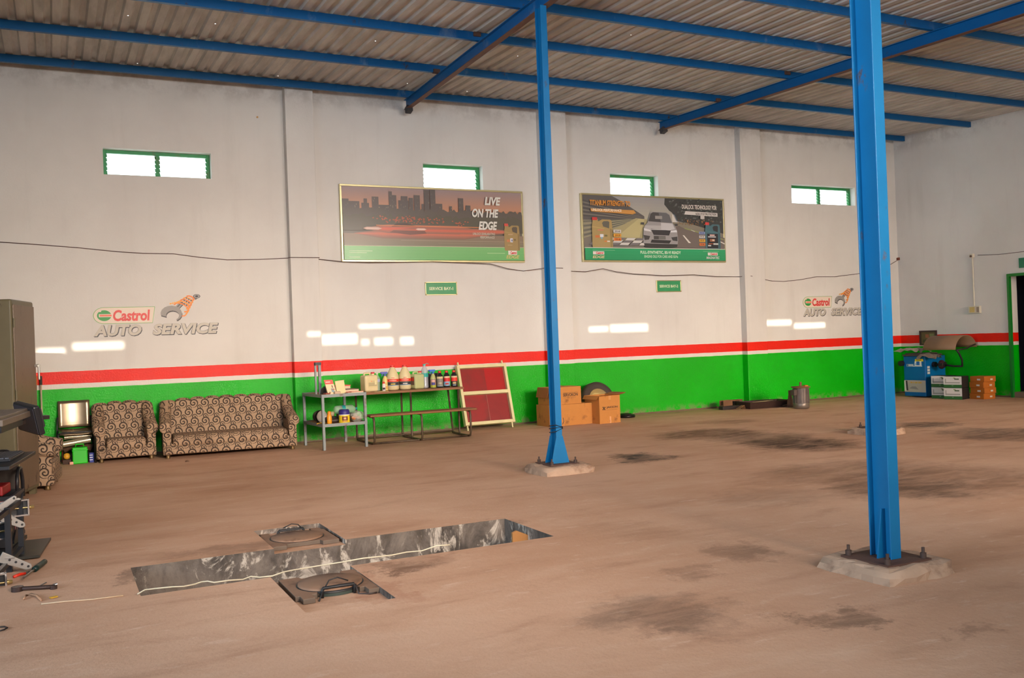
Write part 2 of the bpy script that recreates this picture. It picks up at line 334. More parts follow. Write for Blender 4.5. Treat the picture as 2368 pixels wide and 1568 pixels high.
# ---------- roof: corrugated sheets, purlins, rafters ----------
ZR0,ZRS=5.22,.035
def zr(y): return ZR0+ZRS*y
def mat_roof():
    s=N('weathered_sheet'); co=s.n('ShaderNodeNewGeometry').outputs['Position']; mp=s.n('ShaderNodeMapping'); s.l(co,mp.inputs[0]); mp.inputs['Scale'].default_value=(3,.5,1)
    n=s.noise(mp.outputs[0],2.2,5,.6); c=s.mix(s.ramp(n,.3,.7),lin((176,170,162)),lin((206,200,192))); r=s.ramp(s.noise(co,2.3,6,.7),.70,.78); c=s.mix(r,c,lin((134,82,44)))
    return s.fin(c,.7,0.0)
ROOF=mat_roof()
ceil=struct(B().box(-5.2,-17.2,5.55,-5.1,-17.1,5.6).build('ceiling',ROOF))
HOLES=[aS(*p,ZR0+.12,ZRS) for p in ((296,34),(498,59),(868,93),(318,150),(420,157),(486,160),(643,174),(1197,128),(942,196),(1080,210),(2124,257),(1884,270),(1459,79),(690,76))]
PER=.18; yb0,yb1=-17.1,.35; HS=.007
nsheet=21; perw=6
def sheet(x0):
    b=B(); prof=[(0,.0),(.085,.0),(.105,.03),(.16,.03),(.18,0)]
    for i in range(perw):
        for q in range(4):
            xa=x0+i*PER+prof[q][0]; xc=x0+i*PER+prof[q+1][0]; za,zc=prof[q][1],prof[q+1][1]
            hs=[h for h in HOLES if xa+HS<h.x<xc-HS] if q in (0,2) else []
            Y=yb0
            def quad(xl,xr,yl,yh): 
                zl=za+(zc-za)*(xl-xa)/(xc-xa); zh=za+(zc-za)*(xr-xa)/(xc-xa)
                b.poly([(xl,yl,zr(yl)+.11+zl),(xl,yh,zr(yh)+.11+zl),(xr,yh,zr(yh)+.11+zh),(xr,yl,zr(yl)+.11+zh)])
            for h in sorted(hs,key=lambda h:h.y):
                quad(xa,xc,Y,h.y-HS); quad(xa,h.x-HS,h.y-HS,h.y+HS); quad(h.x+HS,xc,h.y-HS,h.y+HS); Y=h.y+HS
            quad(xa,xc,Y,yb1)
    return b
for i in range(20):
    x0=-5.3+i*PER*perw; sheet(x0).build('roof_sheet',ROOF,ceil)
def mat_steel(name,c1,c2,rust,amt):
    s=N(name); co=s.coord(); n=s.noise(co,3,5,.6); c=s.mix(n,lin(c1),lin(c2)); mp=s.n('ShaderNodeMapping'); s.l(co,mp.inputs[0]); mp.inputs['Scale'].default_value=(1,1,.5)
    r=s.ramp(s.noise(mp.outputs[0],6,8,.72),.66-.12*amt,.74-.1*amt); c=s.mix(r,c,lin(rust)); c=s.mix(s.math('MULTIPLY',s.ramp(s.noise(mp.outputs[0],1.7,6,.7),.60,.72),.55*amt),c,lin((150,164,172))); s.bump(s.noise(co,40,3),.08,.004); s.b.inputs['Specular IOR Level'].default_value=.3; return s.fin(c,.38)
STEEL=mat_steel('blue_enamel',(8,96,146),(22,116,168),(90,74,70),.55); STEELR=mat_steel('worn_blue_enamel',(4,80,138),(10,96,152),(70,58,56),.5); RUST=M((86,58,46),.8,var=.3,bump=.4)
PUR=[aS(600,200,ZR0,ZRS).y,aS(1025,169,ZR0,ZRS).y,aS(1000,81,ZR0,ZRS).y,aS(1500,61,ZR0,ZRS).y,aS(2100,60,ZR0,ZRS).y]
PUR[0]=-.3
while len(PUR)<7: PUR.append(PUR[-1]-1.35)
ordn=['first','second','third','fourth','fifth','sixth','seventh']
for i,y in enumerate(PUR):
    b=B(); z=zr(y); xe=RX-.02
    for (ya,za,yc,zc) in ((y-.004,z,y+.002,z+.1),(y,z,y+.05,z+.006),(y,z+.094,y+.05,z+.1)): b.box(-5,ya,za,xe,yc,zc)
    p=b.build('purlin',STEELR)
    tag(p,('blue steel purlin %s from the long wall, crossing under the roof sheets'%(ordn[i])) if i else 'blue steel eave purlin running along the top of the long wall','beam','blue roof purlins')
    for x in (3.9,8.7,13.4):
        B().box(x,y-.01,z+.02,x+.16,y-.003,z+.085).build('splice_plate',STEELR,p)
def rafter(P0,P1,ext,label):
    P0=Vector(P0);P1=Vector(P1); d=(P1-P0).normalized(); P2=P0+d*ext; up=Vector((0,-d.z,abs(d.y)))
    r=thing('rafter',label,'beam',P0); h=.15; fw=.08; q=P2-P0
    B().bar((0,0,h/2),q+Vector((0,0,h/2)),.008,h-.016).build('web',STEELR,r)
    B().bar((0,0,.004),q+Vector((0,0,.004)),fw,.008).build('bottom_flange',M((104,66,50),.7,var=.3),r); B().bar((0,0,h-.004),q+Vector((0,0,h-.004)),fw,.008).build('top_flange',STEELR,r)
    B().bar(Vector((0,-.05,-.03)),Vector((0,-.16,.0)),.09,.09).build('end_bracket',M((60,58,60),.7),r)
    for y in PUR:
        t=(y-P0.y)/d.y
        if .2<t<ext: B().cbox((d.x*t-.07,d.y*t,h-.04),(.09,.07,.05)).build('cleat',RUST,r)
    return r
ZF=-.157
def rp(px,py): return aS(px,py,ZR0+ZF,ZRS)
a=rp(962,238); c=rp(1245,28); a2=a+(c-a)*((-.12-a.y)/(c.y-a.y)); rafter(a2,c,16.3,'blue steel rafter resting on the middle column, crossing above the poster with the skyline')
R1=(a2,c)
a=rp(1565,290); c=rp(2200,88); a2=a+(c-a)*((-.12-a.y)/(c.y-a.y)); rafter(a2,c,16.3,'blue steel rafter crossing behind the big near column towards the upper right corner')
# ---------- steel columns on concrete plinths ----------
def mat_conc(): return M((176,146,122),.85,var=.2,scale=6,bump=.9,dirt=(140,110,90),bscale=22)
CONC=mat_conc()
def plinth(loc,sx,sy,h,label,seed,rz=0):
    rd=random.Random(seed); b=B(); n=24; rings=[]
    for k,(zz,m) in enumerate(((-.01,1.04),(h*.5,1.0),(h*.9,.93),(h,.84),(h,.4))):
        for i in range(n):
            a=2*PI*i/n; ca,sa=math.cos(a),math.sin(a); sc_=1/max(abs(ca),abs(sa))**.85; j=1+rd.uniform(-.05,.05)*(k<4); b.v.append(Vector((ca*sc_*sx*m*j,sa*sc_*sy*m*j,zz+(rd.uniform(-.008,.008) if k else 0))))
    for k in range(4):
        for i in range(n): b.f.append((k*n+i,k*n+(i+1)%n,(k+1)*n+(i+1)%n,(k+1)*n+i)); b.mi.append(0); b.sm.append(k in(1,)); b.c.append(None)
    b.f.append(tuple(4*n+i for i in range(n))); b.mi.append(0); b.sm.append(False); b.c.append(None)
    o=b.build('concrete_plinth',CONC,loc=loc,rz=rz); return tag(o,label,'plinth')
def column(loc,zb,zt,label,gus=(1,1),D=.11,Wd=.072):
    r=thing('steel_column',label,'column',(loc[0],loc[1],0)); t=.009
    b=B().box(-.004,-D/2,zb,.004,D/2,zt); b.build('web',STEEL,r,bevel=.001)
    B().box(-Wd/2,-D/2-t,zb,Wd/2,-D/2,zt).build('flange',STEEL,r,bevel=.002); B().box(-Wd/2,D/2,zb,Wd/2,D/2+t,zt).build('flange',STEEL,r,bevel=.002)
    for side,g in ((-1,gus[0]),(1,gus[1])):
        if g:
            y=side*(D/2+t); B().prism([(-.105,zb),(.105,zb),(Wd/2+.002,zb+.28),(-Wd/2-.002,zb+.28)],y,y+side*.008,'xz').build('gusset_plate',STEEL,r)
    B().box(-.17,-.17,zb-.012,.17,.17,zb).build('base_plate',RUST,r)
    for x in (-.14,.14):
        for y in (-.14,.14): B().cyl((x,y,zb),(x,y,zb+.03),.018,n=6).cyl((x,y,zb+.03),(x,y,zb+.06),.009,n=8).build('anchor_bolt',M((70,52,44),.75,var=.3),r)
    return r
c1=(4.683,-5.249); c2=(4.205,-9.95); c3=tuple(aZ(2028,1003).xy)
plinth((c1[0]+.02,c1[1]+.0,0),.29,.26,.09,'low broken concrete block under the middle blue column',3)
plinth((c2[0]+.02,c2[1]+.02,0),.27,.27,.075,'low broken concrete block under the big near blue column',5)
plinth((c3[0],c3[1],0),.26,.26,.08,'concrete block under the far column hidden behind the near column',8)
column(c1,.1,zr(c1[1])+ZF+.0,'blue painted steel column between the two posters, standing on concrete')
column(c2,.085,zr(c2[1])+ZF+.0,'big near blue steel column on the right, rust and chips on its flange',(0,0),.135,.078)
q=bpy.data.objects['steel_column.001']
B().prism([(-.004,.085),(-.072,.085),(-.03,.36),(-.004,.36)],-.012,-.002,'xz').build('stiffener',STEEL,q)
column(c3,.09,zr(c3[1])+ZF,'far blue steel column mostly hidden behind the big near column')
b=B(); x,y=c1
for k,z in enumerate((.50,.47,.43)): b.tube([(x-.042,y-.07,z),(x+.042,y-.07,z+.03*(k-1)),(x+.044,y+.07,z+.02),(x-.042,y+.07,z-.02)],.005,6,closed=True)
b.tube([(x+.042,y-.07,.5),(x+.052,y-.08,.53),(x+.046,y-.078,.57)],.003,6)
tag(b.build('tie_wire',M((40,40,44),.6)),'dark wire twisted around the lower part of the middle column','wire')
# ---------- wall print: painted emblems, poster boards, signs, cable ----------
UX=(1,0,0); UZ=(0,0,1)
def wl(px,py,Y=0.0): p=aY(px,py,Y); return (p.x,p.z)
def logo(x0,z0,sc_,label):
    """painted emblem: pill with roundel, spanner with coil spring, two words below"""
    r=thing('painted_emblem',label,'wall emblem',(x0,-.004,z0)); S=sc_
    tf=[lambda u,v:(u,(v-.2)*.82+.172)]
    def P(b,pts,col,d): b.poly([(tf[0](u,v)[0]*S,-d,tf[0](u,v)[1]*S) for u,v in pts],0,col)
    b=B(); G=(70,160,70); pill=[(.0,.29),(.0,.29)]
    def pilloutline(o):
        pts=arc((.14,.33),.13+o,PI*1.5,PI*.5,12,lambda u,v:(u,v)) ; pts=[(u,v) for u,v in pts]
        pts=pts+[(.775+o,.46+o),(.74+o*.6,.20-o)]; return pts
    P(b,pilloutline(.006),(120,178,100),.0005); P(b,pilloutline(-.002),(226,208,190),.001)
    P(b,[(.14+.088*math.cos(t*PI/14),.33+.088*math.sin(t*PI/14)) for t in range(28)],(52,150,66),.0015)
    P(b,[(.075,.305),(.24,.305),(.24,.355),(.075,.355)],(232,214,196),.002); P(b,[(.085,.315),(.232,.315),(.232,.345),(.085,.345)],(236,120,90),.0025); P(b,[(.075,.39),(.105,.39),(.105,.42),(.075,.42)],(226,208,190),.0025)
    b.build('pill_badge',PRINT,r)
    tf[0]=lambda u,v:((u-.84)*.92+.85,(v-.13)*.72+.185)
    t=B().text('Castrol',(.248*S,-.003,.20*S),UX,UZ,.465*S,.152*S,0,(222,64,58),.035,.12); t.build('lettering',PRINT,r)
    # spanner jaw and coil spring
    b=B(); cx,cz=.99,.275
    def J(b,dx,dz,col,d):
        o=arc((cx+dx,cz+dz),.152,PI*1.12,-PI*.22,16,lambda u,v:(u,v)); i=arc((cx+dx+.012,cz+dz-.03),.085,-PI*.13,PI*1.06,12,lambda u,v:(u,v))
        n=13; outer=arc((cx+dx,cz+dz),.152,PI*1.06,-PI*.32,n-1,lambda u,v:(u,v)); inner=arc((cx+dx+.016,cz+dz-.035),.092,PI*1.08,-PI*.34,n-1,lambda u,v:(u,v))
        for q in range(n-1): P(b,[outer[q],outer[q+1],inner[q+1],inner[q]],col,d)
    J(b,.006,-.022,(60,56,58),.001); J(b,0,0,(150,144,138),.002)
    P(b,[(1.045,.395),(1.10,.36),(1.17,.47),(1.115,.50)],(150,144,138),.0012); P(b,[(1.075,.40),(1.083,.395),(1.14,.48),(1.13,.485)],(40,40,44),.0014); P(b,[(1.095,.36),(1.104,.355),(1.18,.46),(1.17,.47)],(40,40,44),.0014)
    b.build('spanner_jaw',PRINT,r)
    b=B(); O=(244,150,40)
    base=Vector((1.135,.39)); ax=Vector((.6,.8)).normalized(); pr_=Vector((ax.y,-ax.x))
    for k in range(5):
        c=base+ax*(.055*k); R_=.115-.014*k; n=12; pts=[]
        for q in range(n+1):
            a=-.25*PI+1.35*PI*q/n; pts.append(c+pr_*(R_*math.cos(a))+ax*(R_*.55*math.sin(a)))
        for q in range(n):
            d=(pts[q+1]-pts[q]).normalized(); nn=Vector((-d.y,d.x))*.013; P(b,[pts[q]-nn,pts[q+1]-nn,pts[q+1]+nn,pts[q]+nn],O if k%2 else (240,132,48),.0025+.0002*k)
    for q in range(5): P(b,[(1.0-.028*q*.0+.0+.03*q-.03,.455+.008*q),(1.02+.03*q-.03,.45+.008*q),(1.03+.03*q-.03,.475+.008*q),(1.005+.03*q-.03,.48+.008*q)],(250,170,50),.004)
    P(b,[(1.17,.22),(1.2,.235),(1.25,.33),(1.22,.33)],O,.0035); P(b,[(1.13,.215),(1.18,.215),(1.2,.24),(1.14,.235)],(240,132,48),.0036)
    for k in range(3):
        c=base+ax*(.07+.055*k)
        for q in (-.045,-.005,.035): e=c+pr_*q; P(b,[e-pr_*.012,e+pr_*.012,e+pr_*.012+ax*.018,e-pr_*.012+ax*.018],(60,52,50),.004)
    b.build('coil_spring',PRINT,r)
    b=B(); c=Vector((1.36,.60))
    P(b,[(1.3,.565),(1.345,.53),(1.385,.575),(1.33,.62)],(110,106,104),.001)
    for R_,col,d in ((.052,(70,68,70),.0015),(.042,(160,154,150),.002),(.022,(40,38,40),.0025)): P(b,[(c.x+R_*math.cos(t*PI/10),c.y+R_*.8*math.sin(t*PI/10)) for t in range(20)],col,d)
    b.build('eyelet',PRINT,r)
    for wrd,u,wd,v in (('AUTO',.0,.60,0.0),('SERVICE',.735,.87,.0)):
        t=B(); t.text(wrd,(u*S+.008*S,-.001,v*S-.008*S),UX,UZ,wd*S,.155*S,0,(52,52,56),.055,.2); t.text(wrd,(u*S,-.002,v*S),UX,UZ,wd*S,.155*S,0,(72,72,74),.06,.2); t.text(wrd,(u*S+.003*S,-.003,v*S+.003*S),UX,UZ,(wd-.005)*S,.151*S,0,(196,188,174),.042,.2); t.build('lettering',PRINT,r)
    return r
p=wl(216,779); logo(p[0],p[1]+.0,1.02,'painted spanner and spring emblem with red and grey lettering, above the patterned armchair')
p=wl(1857,732); logo(p[0],p[1],1.0,'painted spanner and spring emblem with lettering, beside the big near blue column')
ALU=M((206,196,150),.28,.75,var=.1); WHT=M((226,222,212),.5)
def board(c0,c1,label):
    """poster board: box frame of four metal strips around a flat printed panel"""
    x0,z0,x1,z1=c0[0],c0[1],c1[0],c1[1]; r=thing('poster_board',label,'poster',(x0,0,z0)); Wd=x1-x0; H=z1-z0; t=.03
    for (a,bb,c,d) in ((0,0,Wd,t),(0,H-t,Wd,H),(0,t,t,H-t),(Wd-t,t,Wd,H-t)): B().box(a,-.055,bb,c,-.001,d).build('frame_strip',ALU,r,bevel=.004)
    return r,Wd,H
def printer(r,x0,z0,W_,H_,y=-.04):
    class Q: pass
    haze=lambda c:tuple(x+(205-x)*.15 for x in c)  # pale haze of a glossy reflection mixed into the print colours
    q=Q(); q.k=0; q.b=B()
    def P(pts,col): q.k+=1; q.b.poly([(x0+u*W_,y-.00012*q.k,z0+v*H_) for u,v in pts],0,haze(col))
    def R(u0,v0,u1,v1,col): P([(u0,v0),(u1,v0),(u1,v1),(u0,v1)],col)
    def T(s,u,v,w,h,col,bold=.03,shear=0.0,sp=1.0): q.k+=1; t=B().text(s,(x0+u*W_,y-.00012*q.k-.0004,z0+v*H_),UX,UZ,w*W_,h*H_,0,col,bold,shear,sp); t.build('lettering',PRINTG,r)
    def grad(u0,v0,u1,v1,c0,c1,n=14):
        for i in range(n):
            f=(i+.5)/n; R(u0,v0+(v1-v0)*i/n,u1,v0+(v1-v0)*(i+1)/n,tuple(c0[k]+(c1[k]-c0[k])*f for k in range(3)))
    q.P=P;q.R=R;q.T=T;q.G=grad; return q
def can(q,u,v,w,h,body,dark,cap,labels):
    X=lambda a:u+a*w; Y=lambda a:v+a*h
    q.P([(X(.02),Y(0)),(X(.98),Y(0)),(X(1),Y(.05)),(X(1),Y(.7)),(X(.97),Y(.93)),(X(.9),Y(.96)),(X(.5),Y(.96)),(X(.36),Y(.9)),(X(.3),Y(.9)),(X(.3),Y(.97)),(X(.04),Y(.97)),(X(.04),Y(.86)),(X(0),Y(.74)),(X(0),Y(.05))],body)
    q.P([(X(.55),Y(.72)),(X(.84),Y(.66)),(X(.86),Y(.88)),(X(.78),Y(.91)),(X(.58),Y(.9)),(X(.5),Y(.84))],dark)
    q.P([(X(.02),Y(.93)),(X(.27),Y(.93)),(X(.27),Y(1.03)),(X(.02),Y(1.03))],cap)
    q.P([(X(.88),Y(.02)),(X(.98),Y(.02)),(X(.98),Y(.62)),(X(.88),Y(.66))],tuple(c*.85 for c in body)); q.P([(X(0.02),Y(.7)),(X(.6),Y(.64)),(X(.62),Y(.655)),(X(.02),Y(.72))],tuple(min(255,c*1.15) for c in body))
    for (a,bb,c,d,col) in labels: q.R(X(a),Y(bb),X(c),Y(d),col)
# skyline poster
r,Wd,H=board(wl(789,606),wl(1212,447+3) if False else (wl(1211,610)[0],wl(900,431)[1]),'poster of a dusk skyline with red car streak, above the bottle bench')
q=printer(r,.03,.03,Wd-.06,H-.06)
q.G(0,.60,1,1.0,(214,132,84),(150,128,128),18); q.G(0,.19,1,.60,(108,96,80),(96,86,76),8)
rd=random.Random(4)
def bl(u0,u1,top,col=(84,74,70)):
    q.R(u0,.5,u1,top,col)
    for i in range(int((u1-u0)*260)):
        a=rd.uniform(u0,u1-.004); bb=rd.uniform(.55,top-.03); q.R(a,bb,a+.003,bb+.018,(132,116,96) if rd.random()<.5 else (104,92,80))
for u0,u1,tp in ((0,.035,.83),(.035,.06,.80),(.055,.09,.8),(.10,.14,.78),(.112,.13,.84),(.155,.19,.87),(.19,.245,.76),(.245,.262,.95),(.262,.285,.90),(.295,.35,.83),(.31,.345,.89),(.352,.375,.87),(.38,.412,.91),(.42,.433,.79),(.435,.465,.99),(.468,.498,1.0),(.498,.535,.80),(.575,.59,.77),(.627,.655,.89),(.668,.695,.79),(.73,.745,.72)): bl(u0,u1,min(tp,.995))
pts=[(0,.72)]; u=0
while u<1: pts.append((u,.70+rd.uniform(-.02,.025)-.0*u)); u+=.012
pts=[(0,.5)]+pts+[(1,.66),(1,.5)]; q.P(pts,(86,76,68))
pts=[(0,.4)]; u=0
while u<1: pts.append((u,.62+rd.uniform(-.03,.03))); u+=.01
q.P(pts+[(1,.62),(1,.4)],(82,76,62))
for u0,v0 in ((.2,.56),(.29,.55),(.37,.56),(.33,.53),(.41,.55),(.5,.54),(.62,.53)):
    for i in range(16): a=u0+rd.gauss(0,.022); c=v0+rd.gauss(0,.025); q.P([(a,c),(a+.006,c+.008),(a+.002,c+.02),(a-.005,c+.01)],(176,84,60))
q.G(.0,.19,1,.36,(120,112,88),(136,110,90),6)
def streak(u0,u1,v,h,c,n=7):
    for i in range(n):
        f=1-i/n; q.P([(u0,v),(u0+(u1-u0)*.2,v-h*f*.5),(u1-(u1-u0)*.2,v-h*f*.5),(u1,v),(u1-(u1-u0)*.2,v+h*f*.5),(u0+(u1-u0)*.2,v+h*f*.5)],tuple(c[0][k]+(c[1][k]-c[0][k])*(i/n) for k in range(3)))
streak(.05,.8,.36,.13,((128,92,74),(216,104,78))); streak(.1,.75,.43,.12,((140,92,74),(232,92,66))); streak(.25,.98,.415,.08,((150,96,78),(222,96,70)))
q.P([(.25,.46),(.28,.51),(.33,.515),(.36,.49),(.4,.47)],(72,52,46)); q.P([(.24,.38),(.26,.41),(.43,.41),(.44,.37),(.35,.35)],(116,70,60)); q.R(.17,.47,.75,.478,(250,140,80)); streak(.1,.2,.43,.04,((200,150,130),(236,206,190)),4); streak(.38,.44,.43,.03,((220,160,140),(240,220,210)),4); q.R(.3,.27,1,.275,(168,150,128)); q.R(.5,.24,1,.243,(150,134,112))
q.G(0,0,1,.19,(96,176,92),(112,186,104),4); q.R(0,.187,1,.195,(196,190,150))
can(q,.885,.145,.092,.385,(158,128,74),(84,72,58),(214,70,58),[(.25,.6,.55,.63,(196,160,120)),(.15,.33,.35,.42,(206,120,70)),(.38,.32,.55,.47,(224,222,230)),(.46,.35,.52,.43,(60,70,110)),(.6,.38,.75,.45,(120,96,56)),(.2,.2,.5,.22,(186,160,110))])
WHI=(228,224,214)
q.T('LIVE',.775,.80,.095,.12,WHI,.04,.22); q.T('ON THE',.70,.62,.155,.125,WHI,.04,.22); q.T('EDGE',.735,.44,.11,.125,WHI,.04,.22); q.T('UNLOCK EXHILARATING',.70,.365,.13,.036,(206,196,178),.02,.15); q.T('PERFORMANCE',.742,.315,.085,.036,(206,196,178),.02,.15)
q.R(.905,.085,.958,.145,(232,226,214)); q.T('Castrol',.918,.093,.037,.042,(206,50,46),.04,.1); q.T('EDGE',.892,.028,.08,.05,(206,190,120),.03,.2)
for v,w in ((.115,.12),(.09,.09),(.03,.055)): q.R(.025,v,.025+w,v+.010,(176,208,150))
q.R(.78,.1,.885,.108,(176,214,150)); q.b.build('printed_sheet',PRINTG,r)
# car poster
r,Wd,H=board((wl(1345,606)[0],wl(1345,606)[1]),(wl(1675,610)[0],wl(1500,454)[1]),'poster of a silver car between two oil cans, right of middle column')
q=printer(r,.03,.03,Wd-.06,H-.06)
q.G(0,.2,1,.62,(112,104,96),(132,124,104),8); q.G(.18,.62,.62,1,(178,172,150),(150,148,150),8)
q.P([(0,1),(.2,1),(.26,.93),(.42,.7),(.42,.62),(0,.62)],(84,80,78))
for i in range(9): q.P([(0,.93-.03*i),(.40,.70-.008*i),(.40,.695-.008*i),(0,.915-.03*i)],(120,112,98) if i%2 else (70,66,64))
for i in range(8): q.P([(0,.6-.035*i),(.36,.66-.004*i),(.42,.655-.006*i),(0,.585-.035*i)],(150,144,112) if i%2 else (92,92,80))
q.P([(.36,.665),(.44,.65),(.41,.3),(.05,.3)],(166,154,108)); q.P([(.38,.66),(.42,.655),(.38,.36),(.22,.36)],(186,174,120))
pts=[(.56,1)]; 
for i in range(12): pts.append((.57+.012*i+rd.uniform(-.015,.015),.95-.03*i))
q.P([(.57,1),(1,1),(1,.45),(.72,.62),(.66,.64),(.64,.75),(.60,.80),(.565,.9)],(52,52,50))
for i in range(150):
    a=rd.uniform(.58,.99); c=rd.uniform(.62,.98)
    if a>.58+.25*(1-c): q.P([(a,c),(a+.012,c+.01),(a+.008,c+.03),(a-.004,c+.02)],rd.choice(((72,76,70),(44,46,44),(88,92,88),(60,66,58))))
for i in range(60): a=rd.uniform(.65,.92); c=rd.uniform(.56,.66); q.R(a,c,a+.004,c+.02,rd.choice(((120,84,56),(176,120,60),(96,80,60))))
q.P([(.66,.56),(.72,.5),(1,.38),(1,.2),(.45,.2),(.6,.5)],(104,92,86)); q.P([(.7,.53),(.99,.36),(1,.34),(.70,.515)],(140,150,80))
q.P([(.685,.41),(.695,.41),(.745,.285),(.728,.285)],(220,214,204)); q.P([(.745,.5),(.752,.5),(.782,.47),(.77,.47)],(200,194,186)); q.P([(.96,.33),(1,.29),(1,.27),(.96,.315)],(220,214,204))
for i in range(7):
    for j in range(3):
        u0=.03+.068*i+.02*j; v0=.235+.038*j; q.P([(u0,v0),(u0+.06,v0),(u0+.075,v0+.038),(u0+.015,v0+.038)],(206,202,196) if (i+j)%2 else (112,106,106))
# the car
car=[(.405,.25),(.40,.33),(.405,.50),(.415,.55),(.435,.60),(.455,.75),(.475,.775),(.57,.77),(.595,.74),(.615,.60),(.635,.54),(.645,.48),(.65,.33),(.645,.25),(.60,.215),(.45,.215)]
q.P(car,(150,146,146)); q.P([(.44,.62),(.458,.74),(.475,.765),(.57,.76),(.592,.73),(.61,.60)],(62,60,60)); q.P([(.515,.765),(.57,.76),(.592,.73),(.61,.60),(.53,.61)],(92,92,94)); q.R(.49,.66,.54,.71,(150,146,140))
q.P([(.42,.555),(.61,.555),(.63,.5),(.53,.45),(.41,.5)],(176,172,172)); q.P([(.53,.60),(.612,.595),(.63,.51),(.53,.455)],(196,194,196))
q.P([(.405,.51),(.45,.485),(.46,.455),(.41,.47)],(214,212,214)); q.P([(.64,.49),(.60,.475),(.59,.45),(.645,.455)],(226,226,230)); q.P([(.455,.50),(.60,.48),(.585,.40),(.475,.405)],(44,42,44)); q.R(.455,.485,.60,.493,(206,204,206))
q.R(.475,.335,.56,.39,(62,60,58)); q.R(.51,.335,.56,.385,(104,102,98)); q.P([(.403,.40),(.45,.385),(.44,.33),(.41,.32)],(56,54,54)); q.P([(.645,.385),(.60,.37),(.61,.32),(.645,.31)],(56,54,54)); q.P([(.405,.27),(.645,.26),(.64,.215),(.60,.2),(.45,.2),(.41,.215)],(46,44,42)); q.P([(.46,.33),(.60,.32),(.585,.27),(.45,.28)],(40,38,38)); q.R(.39,.565,.41,.6,(60,58,58)); q.R(.63,.555,.65,.59,(60,58,58))
can(q,.052,.19,.137,.455,(170,142,84),(92,88,76),(206,52,50),[(.28,.58,.56,.62,(206,120,96)),(.15,.34,.36,.42,(206,110,56)),(.38,.36,.55,.46,(226,226,232)),(.42,.3,.5,.36,(120,170,190)),(.6,.38,.74,.44,(110,100,60)),(.58,.2,.72,.24,(220,120,50)),(.72,.2,.86,.24,(230,226,214))])
can(q,.852,.185,.115,.43,(60,98,108),(40,40,42),(206,52,50),[(.12,.05,.84,.6,(28,26,30)),(.3,.52,.62,.57,(226,190,180)),(.18,.46,.7,.5,(206,206,206)),(.3,.3,.62,.4,(150,90,60)),(.45,.33,.6,.38,(220,200,180)),(.52,.18,.84,.24,(196,196,190)),(.16,.12,.36,.17,(206,206,206)),(.2,.2,.5,.23,(160,80,50))])
for i,(s_,c_) in enumerate((('0W-40',(214,208,202)),('5W-30',(232,160,50)),('5W-40',(228,120,48)))): q.R(.195,.425-.062*i,.247,.472-.062*i,c_); q.T(s_,.205,.435-.062*i,.036,.026,(120,70,40) if i else (90,90,90),.03)
for i,(s_,c_) in enumerate((('0W-20',(120,140,196)),('5W-30',(206,202,200)),('5W-30',(232,170,40)),('5W-40',(226,110,40)))): q.R(.806,.43-.062*i,.85,.472-.062*i,c_); q.T(s_,.812,.44-.062*i,.03,.024,(90,80,80),.03)
q.P([(.045,.79),(.34,.785),(.355,.74),(.33,.72),(.05,.745)],(206,140,62)); q.T('TITANIUM STRENGTH TO',.042,.84,.275,.085,(218,146,66),.035); q.T('UNLOCK PERFORMANCE',.055,.752,.2,.04,(244,226,200),.03)
q.T('DUALOCK TECHNOLOGY FOR',.685,.835,.26,.07,(222,216,208),.03); q.P([(.71,.80),(.95,.785),(.95,.725),(.70,.745)],(214,208,202)); q.T('NON STOP PROTECTION',.785,.742,.155,.036,(84,78,76),.03); q.R(.82,.68,.85,.74,(196,190,186))
q.G(0,0,1,.185,(26,140,80),(30,156,92),4); q.R(0,.182,1,.195,(190,198,178)); q.T('FULL-SYNTHETIC, BS-VI READY',.375,.095,.29,.055,(206,232,206),.03); q.T('ENGINE OILS FOR CARS AND SUVs',.402,.04,.24,.042,(190,222,190),.025)
for u0,v0,nm,nc in ((.052,.085,'EDGE',(206,196,150)),(.865,.085,'MAGNATEC',(206,210,206))): q.R(u0,v0,u0+.075,v0+.048,(226,220,212)); q.T('Castrol',u0+.02,v0+.008,.05,.034,(206,44,44),.04,.1); q.T(nm,u0-.003 if nm=='EDGE' else u0-.012,v0-.058,.08 if nm=='EDGE' else .1,.042,nc,.035,.15)
q.R(.05,.148,.2,.154,(120,190,140)); q.R(.83,.148,.95,.154,(120,190,140)); q.b.build('printed_sheet',PRINTG,r)
def sign(a,c,txt,label):
    x0,z0=a; x1,z1=c; r=thing('bay_sign',label,'sign',(x0,0,z0)); Wd=x1-x0; H=z1-z0; t=.014
    B().box(0,-.018,0,Wd,-.002,H).build('panel',M((58,150,96),.3),r,bevel=.002); B().text(txt,(.10*Wd,-.0195,.36*H),UX,UZ,.79*Wd,.27*H,0,(214,226,190),.03).build('lettering',PRINT,r)
    fm=B()
    for (p,q_,u,v) in ((-t,-t,Wd+t,0),(-t,H,Wd+t,H+t),(-t,0,0,H),(Wd,0,Wd+t,H)): fm.box(p,-.022,q_,u,-.002,v)
    fm.build('frame',ALU,r,bevel=.002)
    for x in (0,Wd):
        for z in (0,H): B().lathe([(.011,0),(.009,.006),(.0,.009)],10,X=Matrix.Translation((x,-.022,z))@Matrix.Rotation(PI/2,4,'X')).build('dome_screw',ALU,r)
sign(wl(985,681),wl(1054,654),'SERVICE BAY-1','small green metal sign reading service bay one, below the skyline poster')
sign(wl(1519,674),wl(1572,650),'SERVICE BAY-2','small green metal sign reading service bay two, below the car poster')
pts=[(0,560),(90,566),(180,573),(270,582),(330,586),(400,587),(460,595),(525,601),(600,600),(665,597)]
pts2=[(680,598),(730,599),(790,606),(850,608),(1000,606),(1130,611),(1170,622),(1210,627),(1255,621),(1290,622),(1318,627),(1350,629),(1390,622),(1420,629),(1460,634),(1530,638),(1600,636),(1650,640),(1700,640),(1725,640)]
